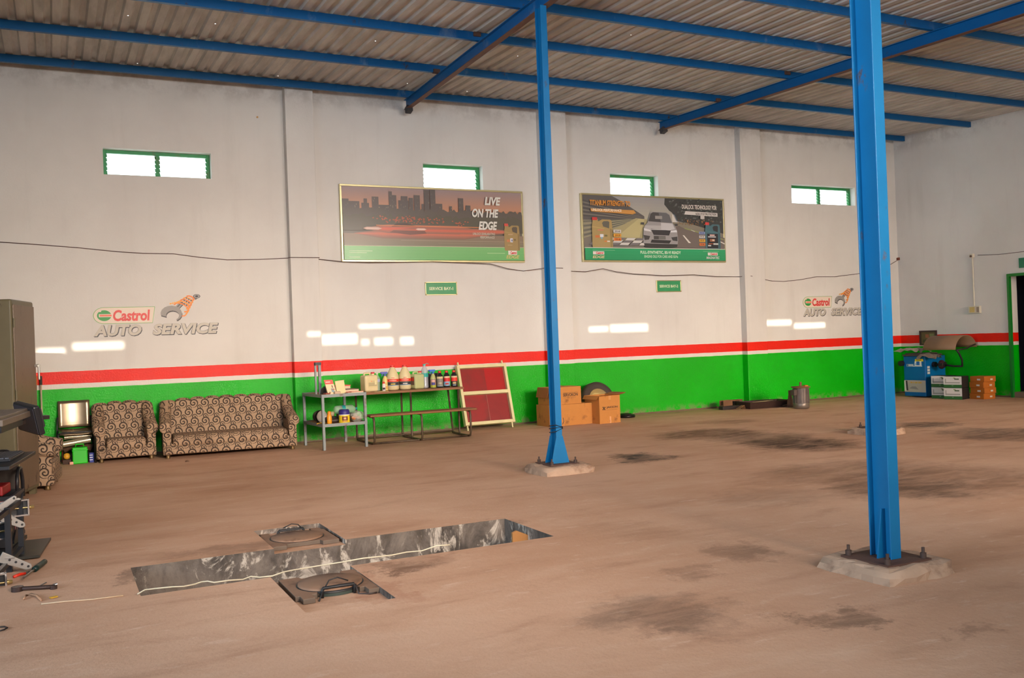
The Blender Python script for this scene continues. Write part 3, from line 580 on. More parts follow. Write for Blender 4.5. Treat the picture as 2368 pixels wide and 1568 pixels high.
pts3=[(1766,646),(1785,650),(1812,651),(1850,647),(1888,640),(1930,640),(1970,635),(2005,630),(2060,611),(2078,600)]
cb=[]
for p in pts: q_=wl(*p); cb.append((q_[0],-.006,q_[1]))
for x in (3.15,3.57): cb.append((x+(-.01 if x<3.3 else .01),-.156,wl(700,598)[1]))
for p in pts2[1:]:
    q_=wl(*p); x=q_[0]; y=-.156 if (7.40<x<7.91 or 11.64<x<12.15) else (-.062 if 3.9<x<6.9 or 8.2<x<11.2 else -.006); cb.append((x,y,q_[1]))
for p in pts3: q_=wl(*p); cb.append((q_[0],-.006,q_[1]))
CABLE=M((92,66,60),.6); tag(B().tube(cb,.006,6).build('wall_cable',CABLE),'thin dark cable sagging along the whole long white wall','cable')
for px,py,Y,rr,lab in ((595,271,0,.014,'small nail hole mark high on the white wall left of the first pilaster'),(2075,599,0,.03,'dark round hook near the far corner of the white wall')):
    p=aY(px,py,Y); tag(B().cyl((p.x,-.05 if rr>.02 else -.01,p.z),(p.x,0,p.z),rr,n=10).build('wall_nail' if rr<.02 else 'wall_hook',M((120,60,40) if rr>.02 else (196,150,90),.7)),lab,'nail')
# right wall: switch box with conduit, framed picture, exit sign, wire
p=aX(2257,716,RX); r=thing('switch_box','cream switch box on the right wall with a white pipe rising from it','switch',(RX,p.y,p.z))
CRM=M((206,198,178),.5); B().box(-.06,-.12,-.07,-.0,.12,.07).build('box',CRM,r,bevel=.006); B().box(-.064,-.015,-.05,-.058,.09,.05).build('plate',M((206,180,110),.5),r)
B().box(-.063,-.11,-.05,-.058,-.06,.05).build('socket',M((150,136,120),.6),r); zt=aX(2256,592,RX).z-p.z
B().cyl((-.02,.02,.07),(-.02,.02,zt),.014,n=10).build('conduit',CRM,r); B().cbox((-.03,.02,zt+.01),(.06,.07,.07)).build('junction_box',CRM,r,bevel=.005); B().cyl((-.075,.02,zt),(-.05,.02,zt),.022,n=10).build('knob',M((96,72,60),.6),r)
a=aX(2256,590,RX); c=aX(2368,583,RX); b=B().tube([(RX-.008,a.y-.05,a.z-.005),(RX-.008,(a.y+c.y)/2,(a.z+c.z)/2-.015),(RX-.008,c.y-.3,c.z+.01)],.005,6); tag(b.build('wall_wire',CABLE),'thin wire from the pipe box towards the doorway on the right wall','cable')
a=aX(2128,766,RX); c=aX(2168,792,RX); r=thing('framed_picture','small dark framed picture on the red band behind the tilted machine hood','picture',(RX,a.y,c.z-.05)); wy=a.y-c.y; hh=a.z-c.z+.06
BRN=M((50,34,30),.5)
for (y0,z0,y1,z1) in ((0,0,-wy,.03),(0,hh-.03,-wy,hh),(0,.03,-.03,hh-.03),(-wy+.03,.03,-wy,hh-.03)): B().box(-.035,y1,z0,-.002,y0,z1).build('frame_rail',BRN,r)
b=B(); b.poly([(-.015,-.03,.03),(-.015,-wy+.03,.03),(-.015,-wy+.03,hh-.03),(-.015,-.03,hh-.03)],0,(96,88,54))
for (u,v,w_,h_,c_) in ((.1,.1,.3,.25,(60,70,40)),(.45,.3,.4,.2,(130,110,70)),(.3,.5,.25,.3,(150,90,60)),(.6,.6,.3,.25,(120,126,80))): y=-.03-u*(wy-.06); z=.03+v*(hh-.06); b.poly([(-.017,y,z),(-.017,y-w_*(wy-.06),z),(-.017,y-w_*(wy-.06),z+h_*(hh-.06)),(-.017,y,z+h_*(hh-.06))],0,c_)
b.build('picture_sheet',PRINT,r)
a=aX(2357,597,RX); c=aX(2357,620,RX); r=thing('door_sign','green sign with a white arrow above the store room doorway, cut by the frame edge','sign',(RX,a.y,c.z)); hh=a.z-c.z
B().box(-.02,-.55,0,-.002,0,hh).build('panel',M((20,120,84),.4),r); b=B(); b.poly([(-.022,-.10,.04),(-.022,-.22,.04),(-.022,-.16,hh-.05)],0,(206,220,206)); b.box(-.023,-.30,.06,-.0215,-.25,hh-.06,0,(206,220,206)); b.build('symbol',PRINT,r)
# store room shelf seen through the doorway
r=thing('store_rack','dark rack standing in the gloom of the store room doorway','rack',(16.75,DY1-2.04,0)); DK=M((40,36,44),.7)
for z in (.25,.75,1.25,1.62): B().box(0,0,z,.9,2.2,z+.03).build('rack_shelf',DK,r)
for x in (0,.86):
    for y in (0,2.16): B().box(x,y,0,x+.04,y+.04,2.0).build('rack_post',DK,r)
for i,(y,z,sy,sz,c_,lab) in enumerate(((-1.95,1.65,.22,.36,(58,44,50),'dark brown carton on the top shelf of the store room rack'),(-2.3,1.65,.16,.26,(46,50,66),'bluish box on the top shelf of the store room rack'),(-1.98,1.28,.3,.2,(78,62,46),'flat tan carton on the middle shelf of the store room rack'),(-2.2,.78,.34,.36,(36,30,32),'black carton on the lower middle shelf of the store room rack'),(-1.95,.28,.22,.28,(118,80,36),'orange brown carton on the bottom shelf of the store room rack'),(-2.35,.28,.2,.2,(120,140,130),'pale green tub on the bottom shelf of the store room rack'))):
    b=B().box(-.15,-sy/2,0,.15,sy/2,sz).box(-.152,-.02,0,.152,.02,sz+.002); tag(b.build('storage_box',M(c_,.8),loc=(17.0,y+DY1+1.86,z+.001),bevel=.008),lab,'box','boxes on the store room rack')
# ---------- furniture along the long wall ----------
def mat_fabric():
    s=N('swirl_upholstery'); uv=s.coord('UV'); sp=s.n('ShaderNodeSeparateXYZ'); s.l(uv,sp.inputs[0]); wb=s.noise(uv,6,2)
    U=s.math('ADD',sp.outputs[0],s.math('MULTIPLY',wb,.02)); V=sp.outputs[1]
    def swirl(a,bb,ou,ov,R,K,wd):
        v=s.math('DIVIDE',s.math('ADD',V,ov),bb); row=s.math('FLOOR',v); u=s.math('ADD',s.math('DIVIDE',s.math('ADD',U,ou),a),s.math('MULTIPLY',s.math('MODULO',row,2.0),.5))
        fu=s.math('MULTIPLY',s.math('SUBTRACT',s.math('FRACT',u),.5),a); fv=s.math('MULTIPLY',s.math('SUBTRACT',s.math('FRACT',v),.5),bb)
        r=s.math('SQRT',s.math('ADD',s.math('MULTIPLY',fu,fu),s.math('MULTIPLY',fv,fv))); th=s.math('DIVIDE',s.math('ARCTAN2',fv,fu),2*PI)
        t=s.math('FRACT',s.math('ADD',th,s.math('MULTIPLY',r,K))); d=s.math('ABSOLUTE',s.math('SUBTRACT',t,.5)); m=s.math('LESS_THAN',d,wd); return s.math('MULTIPLY',m,s.math('LESS_THAN',r,R))
    m=s.math('MAXIMUM',swirl(.145,.125,0,0,.062,27,.20),swirl(.145,.125,.066,.062,.038,40,.23))
    d=s.math('MULTIPLY',s.ramp(s.noise(uv,2.2,4,.6),.45,.7),.35)
    c=s.mix(m,s.mix(d,lin((166,138,110)),lin((112,84,62))),lin((48,33,22))); c=s.mix(s.math('MULTIPLY',s.math('GREATER_THAN',s.noise(uv,3,2),.62),.25),c,lin((70,48,34)))
    s.bump(s.noise(uv,260,2),.15,.003); return s.fin(c,.75)
FAB=mat_fabric()
def sofa(name,label,cat,Wd,D,loc,rz,lobes,group):
    """front at local -y; scalloped back, rolled arms, seat cushion, front skirt and small feet"""
    r=thing(name,label,cat,loc,rz,group); A=.13; h=Wd/2; zs=.30
    B().box(-h+.03,-D+.02,.05,h-.03,-.06,.2).build('base',FAB,r,bevel=.02,uv=1)
    B().box(-h+.02,-D,.055,h-.02,-D+.05,.17).build('front_skirt',FAB,r,bevel=.018,uv=1)
    B().box(-h+A,-D+.005,.15,h-A,-.2,zs).build('seat_cushion',FAB,r,bevel=.05,uv=1,seg=4)
    b=B(); ww=(Wd-.02)/lobes; 
    top=[]
    for k in range(lobes):
        for q in range(7): a=PI-PI*q/6; top.append((-h+.01+ww*(k+.5)+ww*.5*math.cos(a),.745+.035*math.sin(a)-.05*(abs((k+.5)/lobes-.5)*2)**4))
    n=len(top)
    for i in range(n-1):
        (x0,z0),(x1,z1)=top[i],top[i+1]
        P=lambda x,z:[(x,-.235,.24),(x,-.20,.50),(x,-.155,z-.03),(x,-.105,z),(x,-.055,z-.03),(x,-.03,.5),(x,-.02,.1)]
        A0=P(x0,z0); A1=P(x1,z1)
        for q in range(6): b.add([A0[q],A1[q],A1[q+1],A0[q+1]],[(0,1,2,3)],0,True)
    for x,z,fl in ((top[0][0],top[0][1],0),(top[-1][0],top[-1][1],1)):
        pp=[(x,-.235,.24),(x,-.20,.50),(x,-.155,z-.03),(x,-.105,z),(x,-.055,z-.03),(x,-.03,.5),(x,-.02,.1)]; b.poly(pp if fl else pp[::-1])
    b.build('backrest',FAB,r,uv=1)
    for sx in (-1,1):
        b=B(); x=sx*(h-A/2)
        b.box(x-A*.42,-D+.02,.05,x+A*.42,-.1,.40)
        # rolled top sloping up towards the back
        pts=[(x+sx*.015,-D-.01,.405),(x+sx*.015,-D+.12,.43),(x+sx*.01,-.34,.50),(x,-.2,.62),(x-sx*.0,-.12,.70)]
        b.tube(pts,.078,12); b.build('armrest',FAB,r,bevel=.012,uv=1)
        B().cyl((x+sx*.015,-D-.014,.405),(x+sx*.015,-D-.006,.405),.06,n=16).build('arm_front',FAB,r,uv=1)
    for x in (-h+.07,h-.07):
        for y in (-D+.07,-.1): B().lathe([(.026,0),(.03,.01),(.022,.03),(.028,.056)],12,(x,y,0)).build('foot',M((128,104,70),.35,.6),r)
    return r
SG='patterned living room seats'
s1=sofa('sofa','wide brown swirl patterned sofa with scalloped back against the green wall','sofa',1.76,.78,(2.165,-.10,0),math.radians(-4.5),9,SG)
B().poly([(0,0,0),(.03,0,.02),(.045,0,-.05),(.02,0,-.06)]).build('torn_patch',M((230,150,50),.6),s1,loc=(.76,-.79,.28)) if False else None
sofa('armchair','brown swirl patterned armchair next to the sofa, facing the room','armchair',.75,.60,(.795,-.03,0),math.radians(1.5),4,SG)
sofa('armchair','brown swirl patterned armchair seen from its side, half behind the steel cabinet','armchair',.80,.68,(-.68,-2.42,0),math.radians(84),4,SG)
tag(B().add([(0,0,0),(.05,0,.0),(.07,.01,-.07),(.03,.0,-.09),(0,.01,.0),(.05,.01,.0),(.07,.02,-.07),(.03,.01,-.09)],[(0,1,2,3),(7,6,5,4),(0,4,5,1),(1,5,6,2),(2,6,7,3),(3,7,4,0)]).build('cloth_scrap',M((236,160,56),.8),loc=(2.87,-.885,.315)),'small yellow cloth scrap tucked beside the sofa armrest','cloth')
# metal chair with sheet seat and tube frame
r=thing('metal_chair','grey metal office chair with shiny backrest, left of the armchair by the wall','chair',(.215,-.30,0),math.radians(2)); GM=M((140,122,98),.3,.75,var=.12); BK=M((34,34,36),.4)
def grid(nu,nv,f):
    b=B(); b.add([f(i/nu,j/nv) for j in range(nv+1) for i in range(nu+1)],[(j*(nu+1)+i,j*(nu+1)+i+1,(j+1)*(nu+1)+i+1,(j+1)*(nu+1)+i) for j in range(nv) for i in range(nu)],0,True); return b
def thick(o,t): md=o.modifiers.new('thick','SOLIDIFY'); md.thickness=t; return o
thick(grid(8,8,lambda u,v:(-.19+.38*u,.17+.05*v**.7+.03*(1-(2*u-1)**2),.46+.35*v)).build('backrest',GM,r),.008)
thick(grid(6,8,lambda u,v:(-.2+.4*u,-.2+.40*v,.42+.012*math.sin(PI*v)-.012*math.sin(PI*u)+(.03*max(0,v-.7)/.3)-.02*max(0,.2-v)/.2)).build('seat',GM,r),.012)
for sx in (-1,1):
    x=.215*sx; B().tube([(x,.2,.0),(x,.19,.3),(x*.98,.18,.46),(x*.93,.2,.6)],.011,8).build('leg',BK,r); B().tube([(x,-.2,0),(x,-.2,.34),(x*.99,-.195,.39),(x*.93,-.17,.415)],.011,8).build('leg',BK,r)
B().tube([(-.205,-.195,.40),(-.19,-.2,.415),(.19,-.2,.415),(.205,-.195,.40)],.011,8).build('seat_frame',BK,r); B().tube([(-.205,.18,.42),(.205,.18,.42)],.010,8).build('seat_frame',BK,r)
# things stored under the chair
r=thing('green_can','bright green plastic can with handle on the floor under the metal chair','container',(.255,-.41,0)); GP=M((22,190,14),.4)
B().box(-.09,-.055,0,.09,.055,.215).build('body',GP,r,bevel=.012); B().tube([(-.05,0,.21),(-.045,0,.25),(.045,0,.25),(.05,0,.21)],.009,8).build('handle',GP,r); B().box(-.095,-.06,.17,.095,.06,.185).build('rim',GP,r,bevel=.004)
SIL=M((190,180,160),.25,.8); b=B().cyl((-.16,-.0,.0),(.17,.03,.0),.035,n=14); tag(b.build('foil_roll',SIL,loc=(.235,-.30,.345)),'shiny silver roll lying under the metal chair seat','roll')
b=B().cyl((-.17,.0,-.02),(.16,.02,.02),.04,n=14); tag(b.build('foil_roll',M((196,184,156),.3,.6),loc=(.23,-.34,.275)),'lower dull silver roll slanting under the metal chair','roll')
b=B()
rd=random.Random(3)
b.tube([(-.17,.0,0),(-.1,.02,.03),(0,0,.02),(.1,.02,.035),(.18,0,.0)],.05,8); tag(b.build('cloth_bundle',M((84,58,40),.9,var=.4,scale=20),loc=(.23,-.19,.17)),'dark brown bundle of rags above the green can under the chair','cloth')
b=B().box(-.17,-.11,0,.17,.1,.125); tag(b.build('tool_case',M((56,40,30),.7,var=.3),loc=(.23,-.18,0),bevel=.01),'dark brown case at the back under the metal chair','case')
b=B().cyl((0,0,0),(0,0,.23),.018,n=10); tag(b.build('red_tube',M((206,84,70),.6),loc=aZ(150,1068)+Vector((-.015,0,0))),'pale red tube standing between the side-on armchair and the chair','tube')
b=B().lathe([(0,0),(.03,.01),(.042,.04),(.03,.075),(0,.085)],14); tag(b.build('yellow_ball',M((220,160,40),.5),loc=(.10,-.36,.06)),'yellow ball left of the green can under the chair','ball')
tag(B().box(-.05,-.04,0,.05,.04,.058).build('small_carton',M((70,50,40),.8),loc=(.10,-.36,0),bevel=.004),'small dark carton under the yellow ball, left of the green can','box')
tag(B().box(-.022,-.02,0,.022,.02,.035).build('pink_packet',M((230,170,150),.6),loc=(.152,-.46,0),bevel=.005),'tiny pink packet on the floor left of the green can','packet')
b=B().box(-.028,-.05,0,.028,.05,.125,0,(30,52,150))
for z in (.03,.06,.09): b.box(-.0285,-.051,z,.012,-.045,z+.012,0,(200,206,220))
tag(b.build('blue_packet',PRINT,loc=(.395,-.36,0)),'small blue packet with pale stripes right of the green can','packet')
for px,py,c_,lab in ((101,1010,(196,180,150),'pale mop stick leaning on the green wall beside the steel cabinet'),(90,1010,(120,120,104),'grey mop stick with orange clip, leftmost of two sticks by the cabinet')):
    t=aY(px-7,870,-.05); bt=Vector((t.x-.02+(.02 if px>95 else 0),-.32,0)); r=thing('mop_stick',lab,'mop',bt,0,'mop sticks by the cabinet'); tt=t-bt
    B().tube([(0,0,0),tt],.011,8).build('stick',M(c_,.5),r); B().tube([tt*.90,tt*1.0],.017,8).build('grip',M((206,104,40) if px<95 else (60,50,44),.5),r); B().box(-.022,-.03,.0,.022,.03,.03).build('mop_head',M((70,66,62),.9),r)
# ---------- grey two-tier stand ----------
GS=M((132,140,140),.5,.2,dirt=(110,84,66),damt=.25,dscale=9); r=thing('steel_stand','grey angle-iron stand with two shelves, right of the sofa','stand',(3.23,-1.38,0),math.radians(3)); W_,D_=.60,.86
for x in (0,W_):
    for y in (0,D_):
        hz=.745; B().bar((x,y,0),(x,y,hz),.034,.034).build('leg',GS,r)
for z,nm in ((.735,'top_frame'),(.335,'lower_frame')):
    b=B()
    for p0,p1 in (((-.02,-.017,z),(W_+.02,-.017,z)),((-.02,D_+.017,z),(W_+.02,D_+.017,z)),((-.017,-.02,z),(-.017,D_+.02,z)),((W_+.017,-.02,z),(W_+.017,D_+.02,z))): b.bar(p0,p1,.006,.042)
    b.build(nm,GS,r); B().box(-.01,-.01,z-.005,W_+.01,D_+.01,z+.012).build('shelf_board',M((150,110,84),.8,var=.25),r)
B().box(.03,.40,.745,.055,.425,1.19).box(.075,.37,.745,.11,.40,1.185).build('upright',GS,r); B().box(.03,.365,1.15,.115,.43,1.19).build('upright_bracket',M((60,64,66),.5),r)
def on_stand(x,y,z): 
    a=math.radians(3); return (3.23+x*math.cos(a)-y*math.sin(a),-1.38+x*math.sin(a)+y*math.cos(a),z)
ZT_=.748; ZL=.348
tag(B().lathe([(0,.11),(.05,.105),(.085,.07),(.095,.0)],18).build('black_helmet',M((22,20,22),.5),loc=on_stand(.17,.30,ZT_)),'black rounded cap behind the payment card on the grey stand','helmet')
tag(B().box(-.06,-.04,0,.05,.04,.022).build('red_block',M((150,74,56),.7),loc=on_stand(.13,.14,ZT_),rz=.2,bevel=.004),'small brick red block in front of the black cap on the stand','block')
r=thing('payment_card','red and cream upright card with printed pictures on the grey stand','card',on_stand(.165,.10,ZT_)); b=B(); tl=.05
def cq(b,x0,z0,x1,z1,c_,d=0): b.poly([(x0-.25*(z0),tl*z0*2-d,z0),(x1-.25*(z0),tl*z0*2-d,z0),(x1-.25*z1,tl*z1*2-d,z1),(x0-.25*z1,tl*z1*2-d,z1)],0,c_)
cq(b,-.05,0,.07,.2,(226,206,160)); cq(b,-.05,.14,.07,.2,(224,72,60),.001); cq(b,-.035,.165,.03,.175,(240,220,210),.002); cq(b,.01,.03,.05,.08,(120,150,160),.002); cq(b,-.03,.02,-.005,.035,(150,120,90),.002); cq(b,.03,.09,.045,.125,(120,70,60),.002); cq(b,.02,.06,.06,.072,(220,120,70),.002)
o=b.build('printed_face',PRINT,r); B().add([(-.05,.002,0),(.07,.002,0),(.02,.022,.2),(-.10,.022,.2),(-.05,.06,0),(.07,.06,0)],[(0,1,2,3),(2,1,5),(3,4,0),(3,2,5,4),(0,4,5,1)]).build('backing',M((210,190,150),.6),r)
b=B().box(-.065,-.015,0,.065,.015,.185); o=b.build('cream_case',M((222,204,146),.5),loc=on_stand(.30,.10,ZT_),bevel=.006); o.rotation_euler=(-.12,-.10,0); tag(o,'cream flat case standing beside the payment card on the stand','case')
tag(B().box(-.045,-.02,0,.045,.02,.04).build('cup_lid',M((206,176,146),.5),loc=on_stand(.235,.07,ZT_),bevel=.012),'small beige lump between the card and the cream case','lump')
for (x,y,z,sx,sy,sz,c_,rz,lab) in ((.44,.62,0,.12,.16,.10,(214,60,44),.1,'red upright folder at the back of the stand top'),(.46,.34,0,.14,.13,.05,(112,80,64),.05,'thick brown ledger lying behind the red folders on the stand'),(.42,.17,0,.12,.07,.016,(226,66,44),.1,'thin bright red booklet on the stand, front middle'),(.52,.10,0,.09,.06,.022,(232,120,86),-.05,'salmon pink booklet at the right front of the stand'),(.40,.06,.0,.05,.035,.012,(150,80,60),.3,'small dark red slip at the front of the stand')):
    r=thing('booklet',lab,'booklet',on_stand(x,y,ZT_+z),rz,'papers on the stand top'); B().box(-sx,-sy,0,sx,sy,sz*.12).box(-sx,-sy,sz*.88,sx,sy,sz).box(-sx,sy-.006,0,sx,sy,sz).build('cover',M(c_,.5),r); B().box(-sx+.006,-sy+.004,sz*.12,sx-.006,sy-.01,sz*.88).build('pages',M((222,200,170),.8),r)
# lower shelf clutter
r=thing('headlamp','round car lamp with black housing lying on the lower shelf','lamp',on_stand(.10,.42,ZL+.085),.35); X=Matrix.Rotation(PI/2,4,'X')
B().lathe([(.0,.0),(.05,.004),(.082,.012),(.085,.03)],20,X=X).build('lens',M((196,186,176),.15,.3),r); B().lathe([(.085,.03),(.088,.05),(.07,-.06+.18),(.03,.17),(0,.18)],20,X=Matrix.Rotation(-PI/2,4,'X')@Matrix.Translation((0,0,-.02))).build('housing',M((34,30,30),.5),r)
r=thing('orange_bottle','small orange bottle at the front of the lower shelf','bottle',on_stand(.10,.05,ZL)); B().lathe([(0,0),(.032,.002),(.034,.02),(.034,.10),(.026,.125),(.022,.135)],16).build('body',M((246,156,24),.35),r); B().lathe([(.024,.132),(.024,.16),(.016,.175),(0,.178)],14).build('cap',M((238,140,30),.4),r)
r=thing('paint_tin','yellow and blue tin on the lower shelf of the grey stand','tin',on_stand(.33,.10,ZL)); b=B().lathe([(0,0),(.075,.001),(.077,.006),(.075,.012),(.075,.15)],24,col=(238,206,30)); b.build('body',PRINT,r)
B().lathe([(.0755,.115),(.0755,.15),(.07,.17),(.062,.176)],24,col=(44,36,120)).lathe([(.0765,.105),(.0765,.116)],24,col=(220,220,226)).build('shoulder',PRINT,r); B().lathe([(.0762,.035),(.0762,.09)],10,a0=-PI*.72,a1=-PI*.38,col=(110,56,30)).lathe([(.0768,.05),(.0768,.075)],5,a0=-PI*.62,a1=-PI*.48,col=(226,170,120)).lathe([(.0768,.02),(.0768,.028)],8,a0=-PI*.7,a1=-PI*.4,col=(160,40,30)).build('label_print',PRINT,r); B().lathe([(.064,.176),(.064,.182),(0,.182)],20).build('lid',M((60,60,110),.4),r)
for (x,y,z,L,rr,c_,rz,lab) in ((.20,.64,.042,.16,.042,(40,34,34),.2,'black cylinder lying far back on the lower shelf'),(.21,.2,.031,.12,.03,(60,46,40),.0,'dark pipe piece lying behind the orange bottle'),(.25,.42,.107,.08,.035,(220,196,150),-.4,'cream ring shaped roll on top of the lower shelf heap')):
    b=B().cyl((-L/2,0,0),(L/2,0,0),rr,n=14).cyl((-L/2-.004,0,0),(-L/2,0,0),rr*.6,n=12).cyl((L/2,0,0),(L/2+.004,0,0),rr*.6,n=12); tag(b.build('spare_part',M(c_,.5),loc=on_stand(x,y,ZL+z),rz=rz),lab,'part')
tag(B().box(-.11,-.10,0,.10,.10,.07).build('dark_box',M((40,36,36),.6),loc=on_stand(.24,.40,ZL),bevel=.006),'flat dark box under the cream roll on the lower shelf','box')
tag(B().tube([(-.07,0,.005),(-.03,.015,.012),(0,0,.016),(.03,.018,.014),(.06,.0,.006)],.006,6).build('yellow_rope',M((240,190,40),.6),loc=on_stand(.03,.17,ZL)),'yellow cord end lying at the left of the lower shelf','rope')
def mat_clear(name,c,alpha):
    s=N(name); s.b.inputs['Base Color'].default_value=(*lin(c),1); s.b.inputs['Roughness'].default_value=.12; s.b.inputs['Alpha'].default_value=alpha; return s.m
CLR=mat_clear('clear_plastic',(206,226,206),.38); CLR2=mat_clear('thin_plastic_film',(220,222,210),.45)
rd=random.Random(12)
def crumple(sx,sy,sz,seed,mat):
    rd=random.Random(seed); b=B(); n=10; m=6; V=[]
    for j in range(m+1):
        t=j/m
        for i in range(n):
            a=2*PI*i/n; R_=math.sin(PI*(.06+.88*t))**.6*(1+rd.uniform(-.18,.18)); V.append((sx*R_*math.cos(a),sy*R_*math.sin(a),sz*(t+rd.uniform(-.05,.05)*(0<j<m))))
    F=[(j*n+i,j*n+(i+1)%n,(j+1)*n+(i+1)%n,(j+1)*n+i) for j in range(m) for i in range(n)]+[tuple(range(n-1,-1,-1)),tuple(m*n+i for i in range(n))]
    return b.add(V,F,0,False)
tag(crumple(.10,.11,.15,5,0).build('plastic_bag',CLR2,loc=on_stand(.525,.13,ZL)),'crumpled clear plastic bag of copper coloured bits on the lower shelf','bag')
for k,(x,y,z,rr,c_,lab) in enumerate(((.46,.08,.05,.035,(206,130,80),'orange brown lump inside the clear bag'),(.53,.10,.05,.028,(190,120,90),'copper coloured lump inside the clear bag at its right'),(.50,.13,.07,.03,(226,206,186),'pale lump inside the clear bag'),(.56,.12,.03,.022,(120,70,50),'dark red lump low in the clear bag'))):
    tag(crumple(rr,rr,rr*1.6,20+k,0).build('bag_content',M(c_,.5),loc=on_stand(x,y,ZL+z-rr*.5)),lab,'scrap')
r=thing('clear_bottle_lying','clear bottle with teal ends lying behind the plastic bag','bottle',on_stand(.46,.42,ZL+.16),.05); B().lathe([(0,-.16),(.05,-.158),(.06,-.13),(.06,.1),(.03,.14),(.018,.15)],16,X=Matrix.Rotation(PI/2,4,'Y')).build('body',CLR,r); B().lathe([(.02,.15),(.02,.17),(0,.172)],12,X=Matrix.Rotation(PI/2,4,'Y')).build('cap',M((40,170,170),.4),r); B().lathe([(.061,-.06),(.061,-.01)],16,X=Matrix.Rotation(PI/2,4,'Y')).build('label_print',M((40,160,160),.4),r)
tag(B().box(-.10,-.10,0,.14,.12,.098).build('low_carton',M((120,110,96),.8),loc=on_stand(.47,.46,ZL),bevel=.006),'low grey carton under the lying clear bottle','box')
# ---------- school desk with joined bench ----------
TUB=M((96,78,60),.5,.3,var=.3,dirt=(60,44,34),damt=.4); WOOD=M((138,92,56),.6,var=.25,scale=5)
r=thing('desk_bench','rusty tube school desk joined to a long wooden bench seat','desk',(0,0,0)); yf,yb_=-.90,-.42; xl,xr=3.95,5.53; yS=-1.20
B().box(3.90,-.90,.69,5.52,-.40,.722).build('desk_top',WOOD,r,bevel=.004)
b=B()
for i in range(2): b.box(3.90,-1.345+.145*i,.395,5.53,-1.345+.135+.145*i,.425)
b.build('bench_seat',WOOD,r,bevel=.012)
for x in (3.97,4.68,5.44):
    B().tube([(x,-.86,.69),(x,-.86,.06),(x,-.875,.018),(x,-.92,.016),(x,-1.2,.016),(x,-1.265,.03),(x,-1.29,.08),(x,-1.29,.33),(x,-1.275,.37),(x,-1.24,.39),(x,-1.10,.39)],.016,8).build('frame_tube',TUB,r)
    if x<5: B().tube([(x,-.45,.69),(x,-.45,.06),(x,-.47,.018),(x,-.52,.016),(x,-.86,.016)],.016,8).build('leg',TUB,r)
B().tube([(5.44,-.45,.69),(5.50,-.45,.05),(5.48,-.50,.016),(5.44,-.86,.016)],.016,8).build('leg',TUB,r)
B().tube([(3.97,-1.2,.016),(5.44,-1.2,.016)],.014,8).tube([(3.97,-.47,.03),(5.48,-.47,.03)],.014,8).build('floor_rail',TUB,r)
tag(B().tube([(0,0,0),(.02,-.01,-.012),(.05,0,-.004),(.08,.0,.004)],.008,6).build('hooked_pin',TUB,loc=(4.83,-.905,.685)),'small rusty pin hanging at the front edge of the desk top','pin') if False else None
# ---------- bottles standing on the desk ----------
ZD=.7225
def place(px): 
    return aY(px,900,-.60).x
CREAM=M((226,208,160),.45); RED=M((222,44,34),.4); BLKP=M((30,28,28),.35); BLU=M((50,96,200),.4)
def lab(b,r_,z0,z1,col,a=.40): b.lathe([(r_,z0),(r_,z1)],12,a0=-PI/2-a*PI-.3,a1=-PI/2+a*PI-.3,col=col)
def jerry(x,label,mats,w_,h_,liquid=None,lbl=True):
    r=thing('jerrycan',label,'can',(x,-.62,ZD),.18,'bottles on the desk top'); b=B().box(-w_/2,-.085,0,w_/2,.085,h_*.86); bd=b.build('body',mats,r,bevel=.028,seg=4)
    b=B().tube([(-w_*.38,0,h_*.82),(-w_*.36,0,h_*.95),(-w_*.25,0,h_*.97),(w_*.05,0,h_*.97),(w_*.10,0,h_*.84)],.014,8); b.build('handle',mats,r); B().cyl((w_*.3,0,h_*.84),(w_*.3,0,h_*.97),.024,n=14).build('neck',mats,r); B().cyl((w_*.3,0,h_*.93),(w_*.3,0,h_*1.01),.028,n=14).build('cap',M((206,34,60),.4),r)
    if lbl:
        b=B(); b.box(-w_*.26,-.0868,.06,w_*.42,-.085,h_*.62,0,(222,204,150)); b.box(-w_*.24,-.0875,.08,w_*.40,-.0868,h_*.48,0,(186,170,128)); b.box(-w_*.06,-.088,h_*.53,w_*.0,-.0868,h_*.56,0,(220,60,50)); b.box(w_*.02,-.088,h_*.535,w_*.22,-.0868,h_*.55,0,(150,120,90)); b.box(w_*.22,-.0885,.10,w_*.36,-.0875,.16,0,(232,220,170)); b.build('label_print',PRINT,bd)
    return r
jerry(place(853),'cream jerrycan with pale label, first at the left end of the desk',CREAM,.215,.28)
def pet(x,y,label,h,rad,capc,lblc,lz,seed,tint=CLR):
    r=thing('water_bottle',label,'bottle',(x,y,ZD),0,'bottles on the desk top'); prof=[(0,0),(rad*.8,.002),(rad,.015)]; n=7
    for i in range(n): z=.02+(h*.62-.02)*i/n; prof+=[(rad,z),(rad*.94,z+.008)]
    prof+=[(rad,h*.62),(rad*.96,h*.72),(rad*.6,h*.84),(rad*.36,h*.9),(rad*.36,h*.94)]
    bd=B().lathe(prof,18).build('body',tint,r); B().cyl((0,0,h*.94),(0,0,h),rad*.4,n=14).build('cap',M(capc,.4),r); B().lathe([(rad*1.015,lz),(rad*1.015,lz+h*.16)],18,col=lblc).build('label_print',PRINT,bd); return r
pet(place(873),-.60,'small clear water bottle with lilac label beside the cream jerrycan',.262,.043,(206,216,180),(170,176,214),.135,1)
